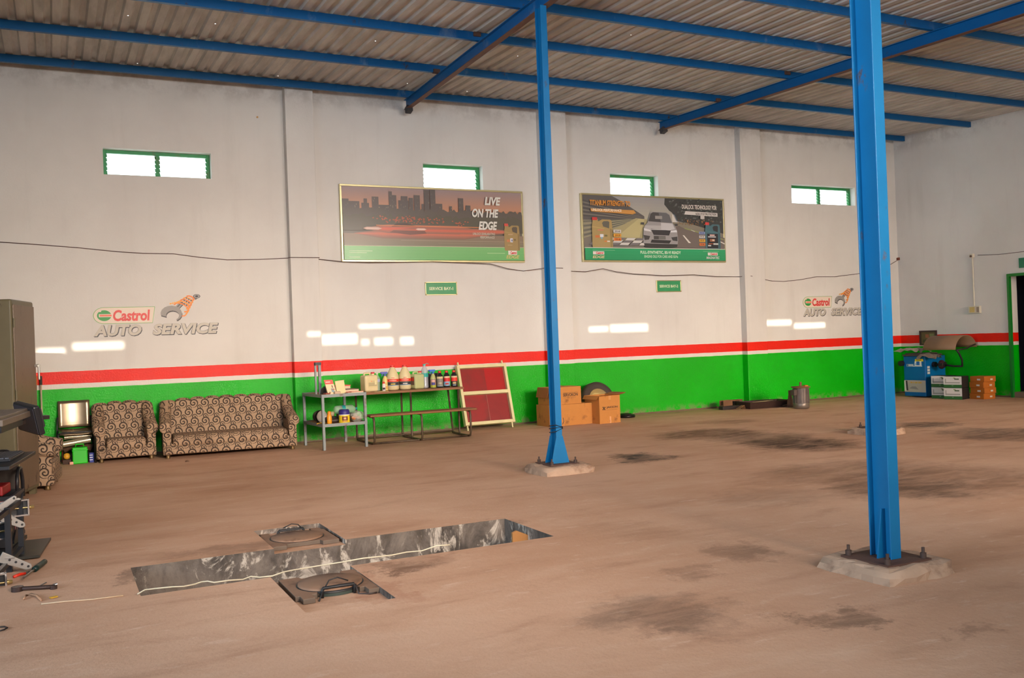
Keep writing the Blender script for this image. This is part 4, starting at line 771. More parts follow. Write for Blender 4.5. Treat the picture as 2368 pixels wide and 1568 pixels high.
def spray(x,y,label,liq,head,h,extra):
    r=thing('spray_bottle',label,'bottle',(x,y,ZD),0,'bottles on the desk top'); B().lathe([(0,0),(.042,.002),(.045,.015),(.045,h*.45),(.036,h*.6),(.018,h*.74),(.016,h*.78)],18).build('body',liq,r)
    B().cyl((0,0,h*.76),(0,0,h*.84),.02,n=12).box(-.06,-.016,h*.86,.035,.016,h*.97).box(-.072,-.009,h*.90,-.058,.009,h*.96).build('spray_head',head,r,bevel=.004); B().bar((-.035,0,h*.87),(-.05,0,h*.74),.012,.008).build('trigger',head,[c for c in r.children if c.name.startswith('spray_head')][0]); b=B(); extra(b); b.build('label_print',PRINT,r); return r
def ex1(b): lab(b,.0458,.02,.12,(216,190,110)); lab(b,.0462,.07,.085,(236,220,150),.2); lab(b,.0462,.035,.05,(230,150,60),.2)
spray(place(892)+.0,-.585,'spray bottle with violet blue head and cream yellow body',M((232,206,128),.4),M((74,84,180),.4),.285,ex1)
r=thing('dropper_bottle','tiny white bottle with red cap in front of the violet spray bottle','bottle',(place(883),-.70,ZD),0,'bottles on the desk top'); b=B().lathe([(0,0),(.026,.001),(.027,.008),(.027,.09),(.014,.11)],14,col=(226,216,206)); lab(b,.0275,.02,.05,(60,50,50),.25); b.build('body',PRINT,r); B().cyl((0,0,.108),(0,0,.135),.016,n=12).build('cap',RED,r)
def jug(px,label,art):
    r=thing('cream_jug',label,'jug',(place(px),-.60,ZD),0,'bottles on the desk top'); B().lathe([(0,0),(.075,.002),(.09,.02),(.09,.195),(.085,.225),(.06,.28),(.034,.335),(.03,.345)],24).build('body',CREAM,r); bd=r.children[0]; B().cyl((0,0,.34),(0,0,.365),.034,n=16).build('cap',RED,r)
    b=B(); lab(b,.0908,.07,.20,(226,208,160)); lab(b,.0912,.125,.165,(226,52,34)); lab(b,.0912,.075,.122,(60,60,64)); lab(b,.0916,.085,.10,art,.12); lab(b,.0912,.068,.078,(150,180,206)); lab(b,.0916,.178,.186,(206,60,50),.08); lab(b,.0916,.142,.15,(240,200,180),.2); b.build('label_print',PRINT,bd)
    B().tube([(.03,.0,.32),(.075,.01,.30),(.10,.01,.25),(.092,.0,.215)],.011,8).build('handle',CREAM,r) if False else None
jug(909,'tall cream jug with red label band, left of the two big jugs',(206,180,60)); jug(937,'tall cream jug with red label band, right of the two big jugs',(200,196,190))
TR=mat_clear('milky_plastic',(214,214,160),.75); x=place(963)+.008; r=jerry(x,'milky jerrycan half full of yellow liquid beside the big jugs',TR,.172,.26,None,False); B().box(-.078,-.078,.005,.078,.078,.095).build('liquid',M((190,190,24),.3),r,bevel=.02)
b=B().box(-.0865,-.06,.06,-.0861,.05,.18,0,(120,96,84)); b.box(-.087,-.05,.12,-.0866,.03,.17,0,(206,60,44)); b.build('label_print',PRINT,r)
r=pet(place(983),-.60,'large clear water bottle with teal label and teal hanging cap',.365,.056,(52,180,160),(40,170,160),.17,2,mat_clear('tinted_plastic',(206,206,214),.5)); B().tube([(.01,0,.36),(.04,0,.375),(.062,0,.37),(.066,0,.355)],.004,6).build('cap_strap',M((52,180,160),.4),r)
def ex2(b): lab(b,.0458,.012,.04,(170,176,40)); lab(b,.0460,.04,.13,(150,120,110)); lab(b,.0464,.045,.08,(60,60,140),.18); lab(b,.0464,.09,.12,(220,170,150),.2)
spray(place(1000),-.64,'spray bottle with bright blue head among the black bottles',M((186,186,120),.4),M((26,104,206),.4),.285,ex2)
b=B().box(-.1,-.05,0,.1,.05,.215); b.box(-.101,-.051,.15,.101,-.049,.17); tag(b.build('carton_case',M((64,52,48),.6),loc=(place(1004),-.47,ZD),bevel=.006),'dark carton standing behind the blue spray bottle','box')
for px,lab_,rows in ((1016,'black bottle with grey label, left of three black bottles',((.02,.135,(140,132,122)),(.135,.165,(216,200,150)),(.016,.022,(150,190,200)),(.06,.075,(200,190,150)))),(1032,'black bottle with red and blue label, middle of three',((.02,.085,(140,180,206)),(.085,.14,(220,44,40)),(.14,.165,(230,200,160)),(.04,.065,(190,60,50)))),(1049,'black bottle with red and dark label, right of three',((.03,.085,(54,48,46)),(.085,.14,(226,60,44)),(.14,.165,(216,190,150)),(.02,.03,(170,190,206)),(.045,.07,(206,180,120))))):
    r=thing('black_bottle',lab_,'bottle',(place(px),-.63,ZD),0,'bottles on the desk top'); B().lathe([(0,0),(.048,.002),(.052,.012),(.052,.15),(.046,.18),(.024,.215),(.02,.225)],20).build('body',BLKP,r); bd=r.children[0]; B().cyl((0,0,.22),(0,0,.25),.024,n=14).build('cap',RED,r); b=B()
    for k,(z0,z1,c_) in enumerate(rows): lab(b,.0526+.0003*k,z0,z1,c_,.36 if k<3 else .16)
    b.build('label_print',PRINT,bd)
for x,y,rz,c_,l_ in ((3.99,-.8,.3,(206,176,120),'loose paper sheet at the left end of the desk top'),(4.24,-.85,-.2,(226,206,150),'small loose paper slip at the desk front edge')):
    tag(B().box(-.1,-.04,0,.1,.04,.003).build('paper_sheet',M(c_,.8),loc=(x,y,ZD),rz=rz),l_,'paper','papers on the desk')
tag(B().box(-.14,-.09,0,.12,.09,.012).build('grey_folder',M((150,160,156),.6),loc=(5.36,-.53,ZD),rz=.05,bevel=.003),'flat grey folder at the right end of the desk under the bottle','folder') if False else None
# ---------- window frame with red panes leaning on the wall ----------
r=thing('window_sash','cream window frame with red panes leaning on the green wall','window frame',(5.735,-.42,0)); lean=math.atan2(.30,1.0); fw_,fh_=.87,.98
FR=M((222,212,160),.45); X=Matrix.Rotation(-lean,4,'X')@Matrix.Rotation(0,4,'Y'); sk=.0
def fb(nm,x0,z0,x1,z1,y0=-.03,y1=.06,mat=FR,bv=.004): B().box(x0,y0,z0,x1,y1,z1,X=X).build(nm,mat,r,bevel=bv)
z0=.085
fb('stile',0,z0,.045,z0+fh_); fb('stile',fw_-.045,z0,fw_,z0+fh_); fb('rail',.045,z0,fw_-.045,z0+.05); fb('rail',.045,z0+fh_-.05,fw_-.045,z0+fh_); fb('rail',.045,z0+.49,fw_-.045,z0+.545)
def mat_redpane():
    s=N('red_film'); co=s.coord(); n=s.noise(co,4,5,.6); c=s.mix(s.ramp(n,.35,.7),lin((150,22,22)),lin((122,34,28))); c=s.mix(s.ramp(s.noise(co,22,5,.7),.68,.74),c,lin((190,150,130))); return s.fin(c,.4)
RP=mat_redpane()
for za,zb_ in ((z0+.05,z0+.49),(z0+.545,z0+fh_-.05)):
    m=.49 if za>.4 else .46
    fb('pane',.045,za,m,zb_,.035,.042,RP,0); fb('pane',m,za,fw_-.045,zb_,.038,.045,M((170,10,12) if za>.4 else (140,26,26),.4),0)
fb('pane_seam',.455,z0+.05,.467,z0+.49,.030,.04,M((160,80,70),.5),0)
for x in (.03,fw_-.06): B().box(x,.0,z0+fh_,x+.02,.03,z0+fh_+.06,X=X).build('lug',FR,r); B().box(x-.0,.0,0.005,x+.02,.03,z0,X=X).build('lug',FR,r)
# ---------- cartons and tyre ----------
CB=M((196,130,62),.8,var=.1,dirt=(150,96,50),damt=.25); CBD=M((160,100,48),.85)
def carton(name,label,loc,rz,sx,sy,sz,flaps=(),tape=True):
    r=thing(name,label,'carton',loc,rz); b=B(); t=.006
    b.box(0,0,0,sx,t,sz).box(0,sy-t,0,sx,sy,sz).box(0,t,0,t,sy-t,sz).box(sx-t,t,0,sx,sy-t,sz).box(t,t,0,sx-t,sy-t,t); b.build('body',CB,r,bevel=.002); return r
r=carton('long_carton','long low carton on the floor behind the middle column',(7.0,-.84,0),.02,.80,.42,.335); B().box(0,0,.333,.8,.21,.338).box(0,.213,.333,.8,.42,.338).build('top_flap',CB,r)
r=carton('upper_carton','carton with printed black name stacked on the long low carton',(7.03,-.80,.339),.03,.60,.36,.275)
B().box(0,0,.273,.6,.18,.278).build('top_flap',CB,r); B().box(0,.183,.273,.6,.36,.279).build('top_flap',CB,r); B().add([(.0,.0,.275),(.0,.36,.275),(-.035,.36,.12),(-.035,.0,.12),(-.004,.0,.275),(-.004,.36,.275),(-.039,.36,.12),(-.039,.0,.12)],[(0,1,2,3),(7,6,5,4),(0,3,7,4),(1,5,6,2),(2,6,7,3),(0,4,5,1)]).build('side_flap',CBD,r)
B().add([(.12,.1,.28),(.36,.08,.28),(.34,.2,.30),(.15,.22,.285)],[(0,1,2,3)]).build('loose_flap',CB,r)
B().text('SERVOKON',(.26,-.0015,.125),UX,UZ,.275,.05,0,(52,34,22),.03).box(.26,-.0015,.182,.535,-.001,.186,0,(52,34,22)).box(.26,-.0015,.105,.50,-.001,.108,0,(90,60,36)).build('lettering',PRINT,r)
r=carton('printed_carton','open carton with black printed name and flaps out, before the tyre',(7.815,-1.03,0),.09,.42,.40,.45)
B().add([(-.05,-.13,.462),(.50,-.12,.475),(.42,.0,.45),(.0,.0,.45),(-.05,-.13,.466),(.50,-.12,.479),(.42,.0,.454),(.0,.0,.454)],[(0,1,2,3),(7,6,5,4),(0,4,5,1),(1,5,6,2),(2,6,7,3),(3,7,4,0)]).build('top_flap',CBD,r) if False else None
B().add([(.42,.0,.45),(.42,.4,.45),(.56,.38,.475),(.56,.02,.478),(.42,.0,.455),(.42,.4,.455),(.56,.38,.48),(.56,.02,.483)],[(0,1,2,3),(7,6,5,4),(0,4,5,1),(1,5,6,2),(2,6,7,3),(3,7,4,0)]).build('top_flap',CBD,r)
B().add([(.42,.0,.45),(.0,.0,.45),(-.02,-.09,.462),(.45,-.10,.475),(.42,.0,.454),(.0,.0,.454),(-.02,-.09,.466),(.45,-.10,.479)],[(0,1,2,3),(7,6,5,4),(0,4,5,1),(1,5,6,2),(2,6,7,3),(3,7,4,0)]).build('top_flap',CBD,r)
B().add([(0,.0,.45),(0,.4,.45),(-.04,.4,.39),(-.04,.02,.39),(-.004,.0,.45),(-.004,.4,.45),(-.044,.4,.39),(-.044,.02,.39)],[(0,1,2,3),(7,6,5,4),(0,4,5,1),(1,5,6,2),(2,6,7,3),(3,7,4,0)]).build('top_flap',CB,r)
b=B().text('JAKSON',(.14,-.0015,.235),UX,UZ,.225,.04,0,(44,32,26),.025)
for a in range(4): c_,s_=math.cos(PI/4+a*PI/2),math.sin(PI/4+a*PI/2); b.poly([(.09+.008*-s_,-.0015,.245+.008*c_),(.09+.034*c_+.012*-s_*-1,-.0015,.245+.034*s_+.012*c_*-1),(.09+.034*c_-.012*-s_*-1,-.0015,.245+.034*s_-.012*c_*-1),(.09-.008*-s_,-.0015,.245-.008*c_)],0,(44,32,26))
b.box(.13,-.0015,.215,.36,-.001,.218,0,(96,62,36)); b.build('lettering',PRINT,r); b=B().box(.19,-.0012,.38,.235,-.0008,.449,0,(206,146,86)).box(.20,-.0012,.0,.228,-.0008,.11,0,(220,160,110)).box(.20,-.0018,.02,.205,-.0012,.05,0,(150,60,60)); b.build('tape',PRINT,r)
r=thing('car_tyre','car tyre with cream steel rim leaning on the green wall behind a carton','tyre',(8.22,-.30,.315),0); TX=Matrix.Rotation(-.30,4,'X')@Matrix.Rotation(PI/2,4,'X')
B().lathe([(.195,-.085),(.23,-.10),(.29,-.098),(.318,-.07),(.325,0),(.318,.07),(.29,.098),(.23,.10),(.195,.085)],40,X=TX).build('tyre',M((62,52,44),.7,var=.25,bump=.3),r)
RM=M((206,186,130),.35,.3); rim=B().lathe([(.20,.088),(.195,.075),(.175,.06),(.165,.03),(.14,.0),(.13,-.01),(.12,.015),(.09,.03),(.05,.035),(.035,.02),(.0,.02)],36,X=TX).build('rim',RM,r)
for k in range(5): a=2*PI*k/5; B().cyl(TX@Vector((.075*math.cos(a),.075*math.sin(a),.033)),TX@Vector((.075*math.cos(a),.075*math.sin(a),.045)),.012,n=8).build('wheel_nut',M((80,70,50),.5),rim)
r=thing('brake_drum','black metal ring part on the floor right of the printed carton','ring',tuple(aZ(1447,965))); B().lathe([(.05,0),(.16,0),(.165,.02),(.16,.045),(.11,.05),(.10,.065),(.06,.068),(.05,.05),(.05,0)],28).build('drum',M((36,30,28),.35,.5),r); B().lathe([(.062,.069),(.095,.067)],24).build('hub_face',M((96,80,64),.35,.6),r)
# ---------- turn plates beside the pit ----------
PL=M((138,106,84),.8,.1,var=.15,dirt=(106,78,60),damt=.4); EDG=M((96,82,70),.6,.2,var=.3); IRON=M((36,36,38),.5,.3,var=.2)
def turnplate(loc,flip,label):
    r=thing('turn_plate',label,'turn plate',loc,PI if flip else 0.0); t=.03
    # slab with a notch in the front and feet with stepped corners, front is local -y
    pts=[(-.25,.25),(-.13,.25),(-.12,.20),(.12,.20),(.13,.25),(.25,.25),(.25,-.19),(.225,-.19),(.225,-.27),(.155,-.27),(.155,-.19),(.125,-.19),(.115,-.16),(-.115,-.16),(-.125,-.19),(-.155,-.19),(-.155,-.27),(-.225,-.27),(-.225,-.19),(-.25,-.19)]
    b=B(); b.prism(pts,0,t,'xy',1); n=len(pts); b.mi[-n-2]=0; b.mi[-n-1]=0; b.build('slab',[PL,EDG],r,bevel=.003)
    b=B().lathe([(0,t+.014),(.183,t+.014),(.188,t+.010),(.188,t-.01)],40); b.build('disc',PL,r); B().lathe([(.188,t+.001),(.198,t+.002),(.198,t-.01)],40).build('disc_gap',IRON,r)
    B().lathe([(.19,t-.03),(.192,t-.005)],16,a0=-PI*.75,a1=-PI*.25).build('bearing_rim',M((70,84,80),.4,.4),r)
    B().tube([(-.095,-.19,-.0),(-.095,-.19,.045),(-.09,-.19,.055),(.09,-.19,.055),(.095,-.19,.045),(.095,-.19,0)],.009,8).build('handle',IRON,r)
    B().tube([(.06,-.18,.075),(.0,-.17,.10),(-.05,-.17,.09),(-.1,-.2,.03),(-.13,-.25,-.0)],.004,6).build('pin_chain',IRON,r)
    B().tube([(.10,-.19,.05),(.11,-.22,.0),(.16,-.27,.004),(.2,-.27,.004)],.006,6).build('lock_pin',M((60,50,46),.5,.3),r); return r
turnplate((1.42,-8.33,-.0345),False,'dusty round turn plate on the near side of the pit, handle towards the camera')
turnplate((1.568,-6.87,-.0345),True,'dusty round turn plate on the far side of the pit, handle towards the wall')
# dark steel frames edging the two recesses
tag(B().box(1.13,-8.87,-.05,1.142,-8.005,.004).build('edge_angle',EDG),'dark steel edge along the left side of the near recess','edging') if False else None
# cable across the pit
b=B(); pts=[(95,1397,0),(150,1391,0),(215,1386,0),(285,1377,0),(303,1376,-.05)]
cp=[aZ(x,y,.006) for x,y,z in pts[:4]]
b.tube(cp,.0045,6); tag(b.build('floor_string',M((196,170,140),.7)),'thin pale string lying on the floor left of the pit','string')
pts=[(318,1374),(335,1364),(360,1361),(400,1357),(425,1356),(450,1351),(465,1346),(480,1344),(495,1347),(530,1342),(562,1340),(580,1333),(600,1335),(630,1332),(655,1323),(680,1318),(740,1308),(790,1300),(840,1291),(905,1284),(940,1277),(975,1274),(1010,1262),(1040,1260)]
cp=[]
for i,(x,y) in enumerate(pts): 
    p=aY(x,y,-7.985 if y>0 else 0); 
    p=aY(x,y,-7.99+.03*math.sin(i*1.3)) ; cp.append(p)
WIRE=M((200,190,164),.5); tag(B().tube(cp,.0042,6).build('pit_cable',WIRE),'cream cable strung along the near edge of the inspection pit','cable')
p=aY(1218,1243,-7.62); r=thing('pit_carton','torn brown cardboard piece standing in the right end of the pit','cardboard',(p.x,p.y,-1.35)); zt=p.z+1.35
B().add([(-.12,0,0),(.13,.05,0),(.13,.05,zt-.04),(.05,.03,zt-.0),(-.08,.0,zt+.06),(-.12,-.01,zt+.05),(-.12,.02,0),(.13,.07,0),(.13,.07,zt-.04),(.05,.05,zt-.0),(-.08,.02,zt+.06),(-.12,.01,zt+.05)],[(0,1,2,3,4,5),(11,10,9,8,7,6),(0,6,7,1),(1,7,8,2),(2,8,9,3),(3,9,10,4),(4,10,11,5),(5,11,6,0)]).build('board',M((166,116,66),.85),r)
B().box(-.10,.1,0,.16,.3,zt-.1).build('fold',M((190,134,76),.85),r)
# ---------- wheel balancing machine and stacked boxes at the far right ----------
BM=M((0,96,160),.35,var=.06); r=thing('wheel_balancer','blue wheel balancing machine with raised hood in the far right corner','machine',(15.02,-1.04,0),math.radians(4))
B().box(0,-.24,.02,.62,.24,.80).build('body',BM,r,bevel=.012)
b=B(); b.box(-.003,-.235,.10,-.0,.235,.33,0,(186,176,166)); b.box(-.005,.19,.12,-.003,.235,.32,0,(230,224,216))
for i in range(6): b.poly([(-.006,.19-.0*i,.13),(-.006,.15,.13),(-.006,.165,.32),(-.006,.205,.32)],0,(66,56,66)) if i==0 else None
b.poly([(-.006,.13,.17),(-.006,-.08,.15),(-.006,-.02,.21),(-.006,.06,.21)],0,(150,142,140))
b.build('front_panel',PRINT,r)
b=B()
for i,(y,wd) in enumerate(((.10,.05),(.04,.03),(-.0,.06),(-.07,.08))): b.box(-.007,y-wd,.275,-.006,y-.006,.297,0,(226,176,60))
b.build('yellow_print',PRINT,r)
b=B(); b.box(-.004,.02,.60,-.001,.17,.645,0,(190,200,206)); b.box(-.005,.13,.605,-.004,.16,.64,0,(60,110,140)); b.box(-.004,-.17,.60,-.001,.04,.615,0,(214,220,224)); b.box(-.004,-.20,.70,-.001,-.02,.745,0,(232,206,40)); b.box(-.005,-.16,.715,-.004,-.05,.73,0,(120,100,30)); b.box(-.004,-.16,.61,-.001,-.01,.70,0,(226,224,220)); b.box(-.005,-.12,.625,-.004,-.05,.70,0,(40,110,180)); b.box(-.0055,-.05,.63,-.004,.0,.66,0,(160,190,214)); b.build('sticker',PRINT,r)
b=B()
for z in (.56,.505,.45): b.box(.05,-.245,z,.13,-.24,z+.045,0,(176,176,176)).box(.06,-.247,z+.008,.12,-.245,z+.036,0,(206,204,200))
b.build('button_panel',PRINT,r)
B().box(-.03,-.26,.80,.50,.24,.835).box(.0,-.2,.835,.45,.2,.86).build('weight_tray',M((74,60,58),.6,var=.2),r,bevel=.008)
BLK=M((34,28,32),.5,.2); B().cyl((.24,-.24,.63),(.24,-.30,.63),.05,n=16).cyl((.24,-.30,.63),(.24,-.48,.63),.018,n=12).build('shaft',BLK,r); B().lathe([(0.0,0),(.085,.005),(.09,.03),(.055,.09),(.03,.10)],18,X=Matrix.Translation((.24,-.40,.63))@Matrix.Rotation(PI/2,4,'X')).build('cone',M((70,36,44),.5,.2),r); B().cyl((.24,-.5,.63),(.24,-.46,.63),.055,n=10).box(.12,-.5,.60,.16,-.44,.66).build('wing_nut',BLK,r)
B().cyl((-.06,.27,.66),(.02,.27,.66),.055,n=14).build('side_motor',BLK,r)
# curved hood on its pivot arm
b=B(); n=14; hy0,hy1=-.20,-.88; cxh,czh,rh=.34,.90,.34; V=[]
for i in range(n+1):
    a=PI*.98-PI*.92*i/n; x=cxh+rh*math.cos(a); z=czh+rh*.84*math.sin(a); V+=[(x,hy0+.18*(1-i/n)*0-.0,z),(x,hy1,z)]
b.add(V,[(2*i,2*i+1,2*i+3,2*i+2) for i in range(n)],0,True); o=b.build('hood',M((136,106,80),.6,var=.12),r); md=o.modifiers.new('thick','SOLIDIFY'); md.thickness=.012
B().tube([(.06,-.86,.905),(.36,-.87,.93),(.64,-.87,1.0)],.014,8).build('hood_stay',BLK,r); B().tube([(.20,-.88,.60),(.20,-.88,.72),(.12,-.88,.84),(.05,-.87,.92)],.018,8).build('hood_arm',BLK,r) ; B().tube([(.20,-.88,.60),(.22,-.7,.60),(.24,-.5,.62)],.018,8).build('pivot_bar',BLK,r)
def film(seed,pts,loc,label,rz=0,col=(150,138,124)):
    rd=random.Random(seed); b=B(); nx,ny=9,6; (sx,sy,h)=pts; V=[]
    for j in range(ny+1):
        for i in range(nx+1):
            u=i/nx*2-1; v=j/ny*2-1; e=max(abs(u),abs(v)); V.append((u*sx,v*sy,h*(1-.6*e*e)+rd.uniform(-.016,.016)-(.06 if e>.95 else 0)*rd.random()))
    b.add(V,[(j*(nx+1)+i,j*(nx+1)+i+1,(j+1)*(nx+1)+i+1,(j+1)*(nx+1)+i) for j in range(ny) for i in range(nx)],0,False); o=b.build('plastic_sheet',M(col,.3,var=.25),loc=loc,rz=rz); md=o.modifiers.new('thick','SOLIDIFY'); md.thickness=.003; return tag(o,label,'plastic')
film(3,(.24,.26,.05),(15.20,-.86,.905),'crumpled grey plastic sheet over the left part of the blue machine top'); film(9,(.16,.18,.07),(15.12,-1.30,.78),'crumpled plastic hanging at the hood side of the blue machine',.3,(120,108,96))
def battery(x,y,z,rz,label):
    r=thing('battery_box',label,'box',(x,y,z),rz,'white and green boxes by the blue machine'); W_,D_,H_=.335,.30,.212
    B().box(0,-W_,0,D_,0,H_).build('body',M((30,26,28),.6),r,bevel=.004)
    b=B(); b.box(-.002,-W_+.002,.06,0,-.002,H_-.002,0,(206,200,196)); b.box(-.002,-W_+.002,.002,0,-.002,.058,0,(40,96,40)); b.box(-.003,-W_+.05,.15,-.002,-.20,.175,0,(90,100,80)); b.box(-.003,-.30,.085,-.002,-.03,.105,0,(150,146,140)); b.box(-.003,-.05,.08,-.002,-.03,.17,0,(160,156,150)); b.box(-.003,-.22,.175,-.002,-.18,.19,0,(120,140,60)); b.box(-.003,-.18,.03,-.002,-.15,.05,0,(90,130,90)); b.build('printed_face',PRINT,r); return r
bx=Vector((14.95,-1.47,0)); dr=Vector((14.77,-2.16,0))-bx; rz_=math.atan2(dr.x,-dr.y)*-1
for i in range(2):
    for j in range(2):
        o=bx+dr*(.5*i); battery(o.x,o.y,.001+.215*j,rz_,('white and green battery box, '+('upper' if j else 'lower')+' row, '+('near the blue machine' if i==0 else 'beside the orange boxes')))
for j in range(4):
    r=thing('orange_box',('orange carton with white label in the stack of four, '+['bottom one','second from the bottom','third from the bottom','topmost one'][j]),'box',(15.20+.012*(j%2),-2.10-.01*(j%2),.001+.105*j),-.05,'orange boxes beside the battery boxes'); B().box(0,-.30,0,.3,0,.103).build('body',M((176,96,16),.7),r,bevel=.003); B().box(-.002,-.22,.03,-.0005,-.15,.06).build('label_print',M((206,196,186),.6),r); B().box(.16,-.3015,.03,.22,-.3,.06).build('label_print',M((206,196,186),.6),r)
# ---------- scrap along the wall ----------
RB=M((120,84,56),.85,var=.3,bump=.3); DB=M((44,34,30),.7,var=.3)
def brick(name,loc,rz,sx,sy,sz,m,lab,tilt=0):
    b=B().box(-sx/2,-sy/2,0,sx/2,sy/2,sz); o=b.build(name,m,loc=loc,rz=rz,bevel=.006); o.rotation_euler=(0,tilt,rz); return tag(o,lab,'scrap')
r=thing('channel_piece','short rusty channel piece lying on a dark bar near the wall','scrap',(10.92,-.36,.065),.15); B().box(-.12,-.05,0,.12,.05,.012).build('web',RB,r); B().box(-.12,-.05,.012,.12,-.04,.10).build('flange',RB,r); B().box(-.12,.04,.012,.12,.05,.10).build('flange',RB,r)
tag(B().box(-.22,-.06,0,.22,.06,.062).build('dark_bar',DB,loc=(10.98,-.40,0),rz=.02,bevel=.006),'dark bar on the floor under the rusty channel piece','scrap')
r=thing('clamp_block','brown split block with a dark hole beside the rusty channel','scrap',(11.27,-.20,.0),.2); B().box(-.15,-.05,0,.15,.05,.045).box(-.15,-.05,.13,.15,.05,.15).box(.06,-.05,.045,.15,.05,.13).build('block',RB,r,bevel=.004); B().cyl((-.08,-.055,.088),(-.08,.05,.088),.04,n=14).build('round_core',DB,r)
r=thing('angle_offcut','short bent angle offcut lying before the dark tray','scrap',(11.0,-.66,0),.5); B().bar((-.14,0,.03),(.12,0,.07),.06,.01).bar((.12,0,.07),(.17,0,.0),.06,.01).build('offcut',RB,r)
r=thing('drip_tray','long dark metal drip tray on the floor by the wall','tray',(11.17,-.72,0),-.06); DT=M((58,38,32),.6,.1,var=.3)
b=B(); L=.84; b.box(0,0,.005,L,.34,.012).add([(0,0,.005),(L,0,.005),(L+.07,-.05,.12),(-.03,-.05,.125)],[(0,1,2,3)]).add([(0,.34,.005),(L,.34,.005),(L+.07,.38,.12),(-.03,.38,.125)],[(3,2,1,0)]).add([(0,0,.005),(0,.34,.005),(-.03,.38,.125),(-.03,-.05,.125)],[(3,2,1,0)]).add([(L,0,.005),(L,.34,.005),(L+.07,.38,.12),(L+.07,-.05,.12)],[(0,1,2,3)])
o=b.build('tray',DT,r); md=o.modifiers.new('thick','SOLIDIFY'); md.thickness=.008
tag(B().bar((0,0,0),(.5,.03,.01),.05,.012).build('wood_strip',M((190,160,120),.7),loc=(11.42,-.52,.10),rz=.04),'pale strip lying across the dark drip tray','strip')
r=thing('axle_stand','rusty cone shaped stand left of the electric motor','stand',tuple(aZ(1828,941)[:2])+(0,)); B().lathe([(0,0),(.075,0),(.06,.06),(.055,.12),(.038,.16),(.036,.20),(.03,.205),(.03,.30),(0,.30)],16).build('post',M((110,78,58),.7,.2,var=.3),r); B().bar((.0,0,.01),(-.15,.08,.0),.04,.012).bar((.0,0,.05),(-.12,.07,.03),.03,.01).build('leg',RB,r)
r=thing('electric_motor','grey finned electric motor standing upright on its end by the wall','motor',(11.86,-1.27,0)); MG=M((110,98,92),.5,.3,var=.3,dirt=(84,66,56),damt=.4)
b=B().cyl((0,0,.02),(0,0,.37),.135,n=28)
b.build('housing',MG,r); b=B()
for k in range(16):
    a=2*PI*k/16; b.bar((.133*math.cos(a),.133*math.sin(a),.10),(.133*math.cos(a),.133*math.sin(a),.35),.012,.02,(math.cos(a),math.sin(a),0))
o=b.build('cooling_fins',MG,r); o['kind']='stuff'
B().lathe([(0,0),(.125,.0),(.14,.02),(.14,.09),(.135,.1)],28).build('fan_cover',M((126,114,104),.4,.5),r); B().lathe([(0,.37),(.165,.37),(.165,.39),(.06,.395),(.05,.40),(0,.40)],28).build('flange',RB,r); B().cyl((0,0,.40),(0,0,.47),.022,n=12).build('shaft',RB,r); B().box(-.20,-.05,.24,-.12,.05,.34).build('terminal_box',M((84,70,62),.6,var=.2),r,bevel=.008); B().cbox((.07,-.05,.40),(.07,.05,.02)).build('orange_tag',M((214,120,40),.6),r)
tag(B().tube([(0,0,0),(.25,.03,.01),(.5,.0,.0)],.012,6).build('steel_rod',DB,loc=(11.95,-.42,.02)),'dark rod on the floor behind the axle stand','rod')
# ---------- steel cabinet and alignment trolley at the left edge ----------
OL=mat_steel('olive_enamel',(96,88,66),(112,104,80),(70,58,46),.6); OLD=mat_steel('dusty_olive_enamel',(104,86,68),(122,104,86),(80,62,50),.7)
ca=math.atan2(.61,.17); P0=Vector((-.36,-3.6,0)); r=thing('steel_cabinet','tall olive steel cabinet with rounded edges at the left end of the hall','cabinet',P0,ca)
Wc,Dc,Hc=.66,.60,1.975
B().box(0,0,.06,Wc,Dc,Hc).build('body',OL,r,bevel=.02,seg=3); B().box(.02,-.012,.10,Wc-.02,.0,Hc-.05).build('door',OLD,r,bevel=.008)
for x in (.05,Wc-.05):
    for y in (.05,Dc-.05): B().box(x-.03,y-.03,0,x+.03,y+.03,.06).build('foot',OL,r)
h=B().box(Wc-.08,-.05,1.30,Wc-.055,-.012,1.33).box(Wc-.08,-.062,1.17,Wc-.055,-.045,1.33).build('handle',M((170,164,156),.3,.8),r,bevel=.005)
for z in (.3,1.0,1.7): B().cyl((.022,-.012,z),(.022,-.012,z+.09),.01,n=8).build('hinge',OL,r)
BKP=M((34,34,38),.4,var=.15); GRY=M((112,98,86),.5,var=.2,dirt=(84,70,60),damt=.3); SLV=M((158,152,146),.4,.4,var=.15); CHR=M((206,206,208),.15,.95)
r=thing('alignment_trolley','black equipment trolley with shelves at the left picture edge','trolley',(-.53,-6.2,0),math.radians(82)); T=r
B().box(-.5,-.26,.985,.52,.26,1.01).box(-.5,-.28,.945,.54,-.24,.99).build('top_shelf',GRY,r,bevel=.006)
B().box(-.5,-.25,.895,.50,.25,.925).build('drawer_shelf',M((66,56,52),.6,var=.2),r,bevel=.004); B().box(-.46,-.262,.90,.30,-.25,.945).build('printer_slot',BKP,r)
B().box(-.5,-.31,.655,.50,.20,.68).build('keyboard_shelf',BKP,r,bevel=.004)
for x in (-.47,.40):
    B().box(x,.20,.05,x+.04,.25,.985).build('upright',BKP,r)
B().box(.385,-.20,.05,.40,.22,.655).build('side_panel',M((58,52,50),.5,var=.25),r); B().box(-.47,.225,.08,.40,.24,.9).build('back_panel',M((46,42,42),.5,var=.2),r)
B().box(-.48,-.24,.03,.44,.24,.055).build('bottom_shelf',BKP,r)
for x in (-.42,.38):
    for y in (-.2,.2): B().cyl((x-.015,y,.025),(x+.015,y,.025),.025,n=12).build('castor',BKP,r)
